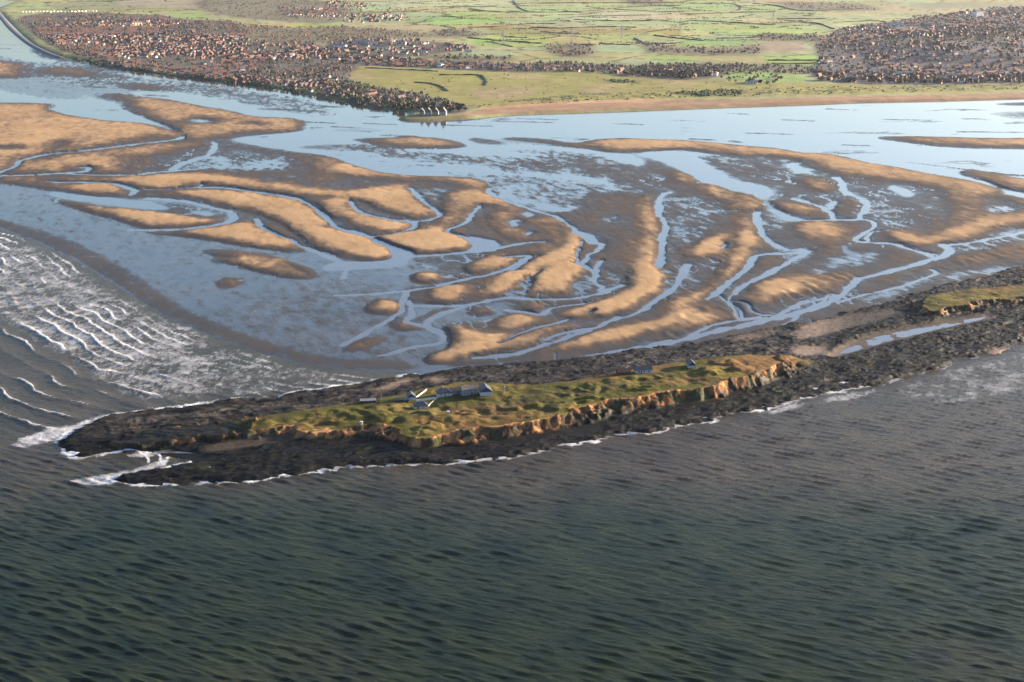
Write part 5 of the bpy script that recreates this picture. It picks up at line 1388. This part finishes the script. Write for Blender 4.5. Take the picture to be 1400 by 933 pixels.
# ------------------------------------------------------------------ town houses
WALLM = {'white': mat_plain('house_white', (.58, .56, .53), .8, .1), 'cream': mat_plain('house_cream', (.48, .39, .27), .8, .1), 'red brick': mat_plain('house_brick', (.20, .10, .07), .85, .15), 'brown brick': mat_plain('house_brown', (.12, .08, .06), .85, .15), 'grey': mat_plain('house_grey', (.31, .30, .29), .85, .1)}
ROOFM = {'red-tiled': mat_plain('roof_red', (.13, .060, .045), .8, .2), 'slate': mat_plain('roof_slate', (.085, .085, .095), .6, .2), 'brown-tiled': mat_plain('roof_brown', (.13, .075, .055), .8, .2)}
SIZES = [(10, 7.5, 4.6, 3.2), (14, 8, 4.8, 3.3), (8, 7.5, 4.6, 3.2), (22, 8, 4.8, 3.2)]
WM = {(c, i): wall_mesh(s[0], s[1], s[2], s[3], False).mesh('wall', WALLM[c]) for c in WALLM for i, s in enumerate(SIZES)}
RM = {(c, i): roof_mesh(s[0], s[1], s[2], s[3], False, .4, .2).mesh('roof', ROOFM[c]) for c in ROOFM for i, s in enumerate(SIZES)}
b = MB(); b.box(-.55, .55, -.45, .45, -1.2, 1.6)
CHIM = b.mesh('chimney', WALLM['brown brick'])
hz = random.Random(9)
WALLS = ['red brick', 'red brick', 'brown brick', 'red brick', 'cream', 'brown brick', 'red brick', 'white', 'grey', 'red brick', 'brown brick', 'brown brick']
ROOFS = ['red-tiled', 'slate', 'brown-tiled', 'brown-tiled', 'red-tiled']

def house(x, y, z_, wall, roof, si, rz, label, group, sc=1.0):
    o = thing('house', (x, y, z_), rz, label, 'house', group)
    o.scale = (sc, sc, sc)
    link('wall', WM[wall, si], o)
    r_ = link('roof', RM[roof, si], o)
    s_ = SIZES[si]
    c = link('chimney', CHIM, r_); c.location = (s_[0] * .28, 0, s_[2] + s_[3])

T1H = [(40, 36), (60, 24), (130, 22), (200, 25), (290, 32), (330, 42), (335, 58), (400, 62), (445, 70), (470, 86), (470, 104), (460, 118), (430, 124), (350, 110), (240, 97), (150, 84), (110, 74), (70, 58)]
HZONES = [('on the left town seafront', 'houses on the left town seafront', [(140, 90), (190, 97), (240, 104), (300, 111), (350, 117), (400, 124), (400, 116), (350, 110), (300, 103), (240, 96), (190, 90), (150, 84)], 78, 60),
          ('among the trees above the bay', 'houses above the bay', [(400, 124), (440, 132), (490, 144), (520, 148), (530, 138), (500, 128), (450, 116), (400, 114)], 46, 30),
          ('on the wooded point', 'houses on the wooded point', [(520, 148), (552, 152), (590, 158), (630, 156), (620, 148), (570, 138), (530, 136)], 22, 0),
          ('in the left row behind the links', 'houses in the row behind the links', [(455, 90), (520, 92), (600, 96), (700, 100), (700, 92), (620, 87), (520, 82), (450, 80)], 74, 60),
          ('in the right row behind the links', 'houses in the row behind the links', [(700, 100), (770, 100), (850, 105), (940, 111), (985, 104), (940, 98), (850, 98), (770, 92), (700, 92)], 38, 10),
          ('fronting the right-hand town', 'houses at the front of the right-hand town', [(1112, 112), (1200, 117), (1300, 118), (1420, 115), (1420, 100), (1300, 104), (1200, 102), (1115, 98)], 42, 40),
          ('', '', T1H, 0, 2100), ('', '', T3, 0, 1300), ('', '', [(1120, 64), (1150, 56), (1190, 46), (1260, 40), (1340, 30), (1400, 24), (1400, 34), (1300, 46), (1200, 58), (1130, 70)], 0, 260), ('', '', [(1380, 10), (1240, 26), (1220, 36), (1330, 30), (1420, 20)], 0, 160), ('', '', [(380, 12), (465, 14), (465, 26), (390, 24)], 0, 120), ('', '', [(470, 20), (550, 22), (550, 30), (470, 34)], 0, 70), ('', '', [(440, 2), (500, 6), (500, 14), (440, 10)], 0, 40), ('', '', T4, 0, 110)]
farh = {k: MB() for k in list(WALLM) + list(ROOFM)}
for zi_, (where, grp, poly, n1_, n2_) in enumerate(HZONES):
    pts = scatter(poly, n1_ + n2_, 500 + zi_, (lambda a, c: .12 + .88 * sstep(-.15, .35, fbm(a / 160, c / 420, 3, 521))) if n2_ > 400 else None)
    # houses stand in rows along streets; the street grid turns from quarter to quarter
    qa = np.where(fbm(pts[:, 0] / 500, pts[:, 1] / 500, 2, 531) > 0, math.radians(28), math.radians(-34))
    a_ = pts[:, 0] * np.cos(qa) + pts[:, 1] * np.sin(qa); c_ = -pts[:, 0] * np.sin(qa) + pts[:, 1] * np.cos(qa)
    a_ = np.round(a_ / 13) * 13 + hr.uniform(-1, 1, len(a_)); c_ = np.round(c_ / 34) * 34 + np.where(hr.random(len(c_)) < .5, 8, -8) + hr.uniform(-1.5, 1.5, len(c_))
    pts = np.stack([a_ * np.cos(qa) - c_ * np.sin(qa), a_ * np.sin(qa) + c_ * np.cos(qa)], -1)
    od = np.argsort(np.hypot(pts[:, 0], pts[:, 1])); pts = pts[od]; qa = qa[od]
    _, un = np.unique(np.round(pts / 9).astype(int), axis=0, return_index=True)
    un = np.sort(un)
    if n1_ == 0:
        pts = pts[un]; qa = qa[un]
    zz = land_h(pts[:, 0], pts[:, 1])
    items = {}
    for i in range(len(pts)):
        wl_, rf = hz.choice(WALLS), hz.choice(ROOFS)
        rz = float(qa[i]) + math.radians(hz.choice([0, 0, 0, 90]) + hz.uniform(-4, 4))
        si = hz.choice([0, 0, 1, 2, 2, 3])
        if i < n1_:
            items.setdefault((wl_, rf), []).append((pts[i, 0], pts[i, 1], zz[i], si, rz))
        else:
            L_, D_, H_, rh = SIZES[si]
            ca_, sa_ = math.cos(rz), math.sin(rz)
            for src, key in ((wall_mesh(L_, D_, H_, rh, False), wl_), (roof_mesh(L_, D_, H_, rh, False, .4, .2), rf)):
                tgt = farh[key]; n0 = len(tgt.v)
                tgt.v += [(pts[i, 0] + a * ca_ - c * sa_, pts[i, 1] + a * sa_ + c * ca_, zz[i] + d_) for a, c, d_ in src.v]
                tgt.f += [tuple(q + n0 for q in f) for f in src.f]; tgt.mi += [0] * len(src.f)
    for (wl_, rf), L_ in items.items():
        for r_, (x, y, z_, si, rz) in enumerate(sorted(L_, key=lambda q: q[0] / q[1])):
            house(x, y, z_, wl_, rf, si, rz, rank_label(r_, f'{rf if rf == "slate" else rf.split("-")[0]}-roofed {wl_} house', where), grp)
for k, m_ in farh.items():
    nm = 'far_' + k.replace(' ', '_').replace('-', '_') + ('_walls' if k in WALLM else '_roofs')
    link(nm, m_.mesh(nm, WALLM.get(k) or ROOFM.get(k)), None, kind='stuff', label=f'{k} {"walls" if k in WALLM else "roofs"} of the many small houses further back', category='houses')

# big gabled villas and the white tower on the point
M_PALE = WALLM['grey']
for x, y, s_, lab in ((577, 156.5, 1.0, 'low pale villa leftmost of the gabled four on the point'), (586, 157, 1.15, 'pale villa with steep gable, second on the tip of the point'), (596, 157, 1.1, 'pale gabled villa below the white tower'), (606.5, 157.5, 1.25, 'tallest pale gabled villa right of the tower')):
    X, Y, Z = on_land(x, y)
    o = thing('villa', (float(X), float(Y), float(Z)), math.radians(86), lab, 'house', 'gabled villas on the point')
    L_, D_, H_, rh = 12 * s_, 9.5 * s_, 6.0 * s_, 6.5 * s_
    link('wall', wall_mesh(L_, D_, H_, rh, False).mesh('wall', M_PALE), o)
    r_ = link('roof', roof_mesh(L_, D_, H_, rh, False, .3, .25).mesh('roof', ROOFM['slate']), o)
    c = link('chimney', CHIM, r_); c.location = (2, 0, H_ + rh)
    for wz in (1.2, 4.2):
        for wy in (-2.2, 2.2):
            b = MB(); b.box(-L_ / 2 - .1, -L_ / 2 + .1, wy - .8, wy + .8, wz, wz + 1.7)
            link('window', b.mesh('window', M_GLASS), o)
X, Y, Z = on_land(597, 150)
o = thing('tower', (float(X), float(Y), float(Z)), .4, 'slim white tower standing behind the villas on the point', 'tower')
b = MB(); b.box(-2.2, 2.2, -2.2, 2.2, -1, 15); b.box(-2.6, 2.6, -2.6, 2.6, 15, 15.8); link('wall', b.mesh('wall', M_PALE), o)
b = MB(); b.poly([(-2.4, -2.4, 15.8), (2.4, -2.4, 15.8), (0, 0, 18.5)]); b.poly([(2.4, -2.4, 15.8), (2.4, 2.4, 15.8), (0, 0, 18.5)]); b.poly([(2.4, 2.4, 15.8), (-2.4, 2.4, 15.8), (0, 0, 18.5)]); b.poly([(-2.4, 2.4, 15.8), (-2.4, -2.4, 15.8), (0, 0, 18.5)])
link('roof', b.mesh('roof', ROOFM['slate']), o)

# large roofs that stand out
BIG = [(465, 65, 40, 22, 7, 'white', 'slate', -10, 'long pale shed leftmost in the works behind the tree belt'), (498, 60, 60, 30, 8, 'grey', 'slate', 0, 'wide grey works shed behind the tree belt'), (510, 61.5, 34, 20, 9, 'white', 'brown-tiled', 8, 'white works hall right of the wide grey shed'), (530, 60, 30, 18, 7, 'cream', 'slate', 4, 'cream shed in the middle of the works'),
       (548, 61, 34, 18, 8, 'white', 'slate', -5, 'white shed at the right of the works'), (482, 68.5, 30, 16, 7, 'red brick', 'red-tiled', 0, 'red brick hall in front of the works'), (520, 67, 50, 16, 6, 'white', 'slate', 3, 'long low white shed before the works'), (578, 72.5, 26, 12, 6, 'white', 'slate', 0, 'lone white building between works and fields'),
       (640, 72, 22, 12, 6, 'white', 'slate', 10, 'small white farmhouse in the pasture'), (463, 79, 30, 20, 11, 'cream', 'red-tiled', 20, 'big cream building lit by the sun at the town edge'), (603, 92.5, 18, 12, 9, 'white', 'slate', 60, 'tall white house in the belt behind the links'), (970, 103, 20, 12, 9, 'cream', 'brown-tiled', 70, 'large cream house at the right end of the belt'),
       (978, 103.5, 18, 12, 8, 'white', 'red-tiled', 70, 'white house next to the large cream house'), (1027, 114.5, 26, 16, 6, 'white', 'slate', 0, 'white clubhouse roof in the copse on the links'), (1165, 109.5, 22, 14, 8, 'white', 'slate', -8, 'white house standing out at the front of the right-hand town'), (1125, 110, 22, 14, 9, 'cream', 'red-tiled', 80, 'cream house by the rust-coloured trees'),
       (1235, 103, 46, 18, 7, 'white', 'slate', 4, 'long white-sided roof in the lower right-hand town'), (1365, 87, 50, 24, 8, 'grey', 'slate', 0, 'wide grey hall far right in the right-hand town'), (1298, 87, 40, 16, 10, 'cream', 'red-tiled', 20, 'sunlit terrace in the middle of the right-hand town'), (1336, 23, 40, 30, 22, 'white', 'slate', 30, 'tall bright building on the right-hand skyline'),
       (1225, 36, 60, 24, 8, 'white', 'slate', 0, 'long white shed above the right-hand town'), (1270, 35, 50, 22, 8, 'cream', 'slate', 5, 'cream shed right of the long white shed'), (186, 35, 44, 26, 12, 'cream', 'brown-tiled', 40, 'large sunlit building in the middle of the left town'), (1195, 99, 30, 16, 7, 'white', 'slate', 10, 'white block low in the right-hand town'), (165, 31, 20, 16, 12, 'red brick', 'red-tiled', 30, 'red brick block near the large sunlit building')]
for x, y, L_, D_, H_, wl_, rf, deg, lab in BIG:
    X, Y, Z = on_land(x, y)
    o = thing('large_building', (float(X), float(Y), float(Z)), math.radians(deg), lab, 'building', 'large buildings of the far towns')
    link('wall', wall_mesh(L_, D_, H_, D_ * .16, False).mesh('wall', WALLM[wl_]), o)
    link('roof', roof_mesh(L_, D_, H_, D_ * .16, False, .5, .3).mesh('roof', ROOFM[rf]), o)
    for k_ in range(3):
        b = MB(); xx = (k_ - 1) * L_ * .28; b.box(xx - 1.4, xx + 1.4, -D_ / 2 - .1, -D_ / 2 + .1, 1.2, H_ - 1.5)
        link('window', b.mesh('window', M_GLASS), o)

# a line of white holiday caravans beyond the left town
CARA = MB(); CARA.box(-5.5, 5.5, -2.0, 2.0, .5, 3.4); CARA.poly([(-5.7, -2.2, 3.4), (5.7, -2.2, 3.4), (5.7, 0, 4.0), (-5.7, 0, 4.0)]); CARA.poly([(-5.7, 0, 4.0), (5.7, 0, 4.0), (5.7, 2.2, 3.4), (-5.7, 2.2, 3.4)])
cbody = CARA.mesh('body', WALLM['white'])
b = MB(); b.box(-4, -2, -2.06, -1.98, 1.6, 2.6); b.box(1, 3.5, -2.06, -1.98, 1.6, 2.6)
cwin = b.mesh('windows', M_GLASS)
b = MB(); b.box(-5, 5, -1.6, 1.6, -.6, .5); cch = b.mesh('chassis', M_TIMBER)
xs = [31 + i * 3.6 + (i % 4) * 1.1 for i in range(28)]
for r_, x in enumerate(xs):
    X, Y, Z = on_land(x, 17.2 - .012 * (x - 30) + hz.uniform(-.5, .5))
    o = thing('caravan', (float(X), float(Y), float(Z) + .2), math.radians(hz.uniform(40, 120)), rank_label(r_, 'white caravan', 'in the row beyond the left town'), 'caravan', 'white caravans beyond the left town')
    o.scale = (.95, .95, .95)
    link('body', cbody, o); link('chassis', cch, o); link('window', cwin, o)

# sea wall of the left town
def strip(pts, w_, h_, name, label, mat, cat):
    p = spline(pts, False, 8); X, Y = P(p[:, 0], p[:, 1]); b_ = MB(); rows = []
    for i in range(len(X)):
        j = min(i + 1, len(X) - 1); k_ = max(i - 1, 0)
        d_ = np.array([X[j] - X[k_], Y[j] - Y[k_]]); d_ /= np.linalg.norm(d_) + 1e-9
        rows.append(len(b_.v))
        for s_, z_ in ((1.6, -1.0), (.5, h_), (-.5, h_), (-1.6, -1.0)):
            b_.v.append((X[i] + d_[1] * w_ * s_, Y[i] - d_[0] * w_ * s_, z_))
    for a, c in zip(rows[:-1], rows[1:]):
        for k_ in range(3):
            b_.f.append((a + k_, a + k_ + 1, c + k_ + 1, c + k_)); b_.mi.append(0)
    b_.f.append(tuple(rows[0] + i for i in range(4))); b_.mi.append(0)
    b_.f.append(tuple(rows[-1] + i for i in reversed(range(4)))); b_.mi.append(0)
    return link(name, b_.mesh(name, mat), None, label=label, category=cat)
M_CONC = mat_plain('dark_concrete', (.085, .085, .088), .8, .2, .05)
strip([(-4, 16), (4, 26), (14, 38), (26, 49), (40, 60), (56, 69), (74, 77), (86, 80.5)], 9, 5.5, 'sea_wall', 'dark sloping sea wall curving along the left town shore', M_CONC, 'wall')

# power pylons
def pylon(x, y, h_, lab):
    X, Y, Z = on_land(x, y)
    b_ = MB()
    lv = [(0, 4.0), (h_ * .45, 2.0), (h_ * .7, 1.1), (h_, .5)]
    for (za, ra), (zb, rb_) in zip(lv[:-1], lv[1:]):
        for sx in (-1, 1):
            for sy in (-1, 1):
                b_.bar((sx * ra, sy * ra, za), (sx * rb_, sy * rb_, zb), .7)
            b_.bar((sx * ra, -ra, za), (sx * rb_, rb_, zb), .45); b_.bar((-ra, sx * ra, za), (rb_, sx * rb_, zb), .45)
    o = thing('pylon', (float(X), float(Y), float(Z)), .5, lab, 'pylon', 'pylons across the fields')
    link('lattice_tower', b_.mesh('lattice_tower', WALLM['grey']), o)
    for zz_, w_ in ((.68, 8), (.80, 9.5), (.92, 7)):
        b_ = MB(); b_.bar((-w_, 0, h_ * zz_), (w_, 0, h_ * zz_), .9); b_.bar((-w_, 0, h_ * zz_), (0, 0, h_ * zz_ + 2.5), .5); b_.bar((w_, 0, h_ * zz_), (0, 0, h_ * zz_ + 2.5), .5)
        link('cross_arm', b_.mesh('cross_arm', WALLM['grey']), o)
for x, y, lab in ((688, 61, 'grey pylon left in the fields above the belt'), (782, 57, 'grey pylon above the brown thicket'), (850, 53, 'grey pylon in the pale pasture'), (1057, 31, 'grey pylon in the far fields right of centre'), (1113, 22, 'farthest grey pylon by the right-hand wood'), (930, 45, 'grey pylon between the pale pasture and the far fields')):
    pylon(x, y, 46, lab)

# ------------------------------------------------------------------ haze over the whole place
hb = MB(); hb.box(-30000, 30000, -1500, 60000, -8, 395)
hm = bpy.data.materials.new('haze'); hm.use_nodes = True
hn = hm.node_tree.nodes; hn.clear()
ho = hn.new('ShaderNodeOutputMaterial'); hv = hn.new('ShaderNodeVolumePrincipled')
hv.inputs['Color'].default_value = (.80, .86, 1.0, 1); hv.inputs['Density'].default_value = HAZE_DENSITY; hv.inputs['Anisotropy'].default_value = .3
hm.node_tree.links.new(hv.outputs[0], ho.inputs['Volume'])
link('haze', hb.mesh('haze', hm), kind='stuff', label='thin pale haze over the estuary', category='haze')
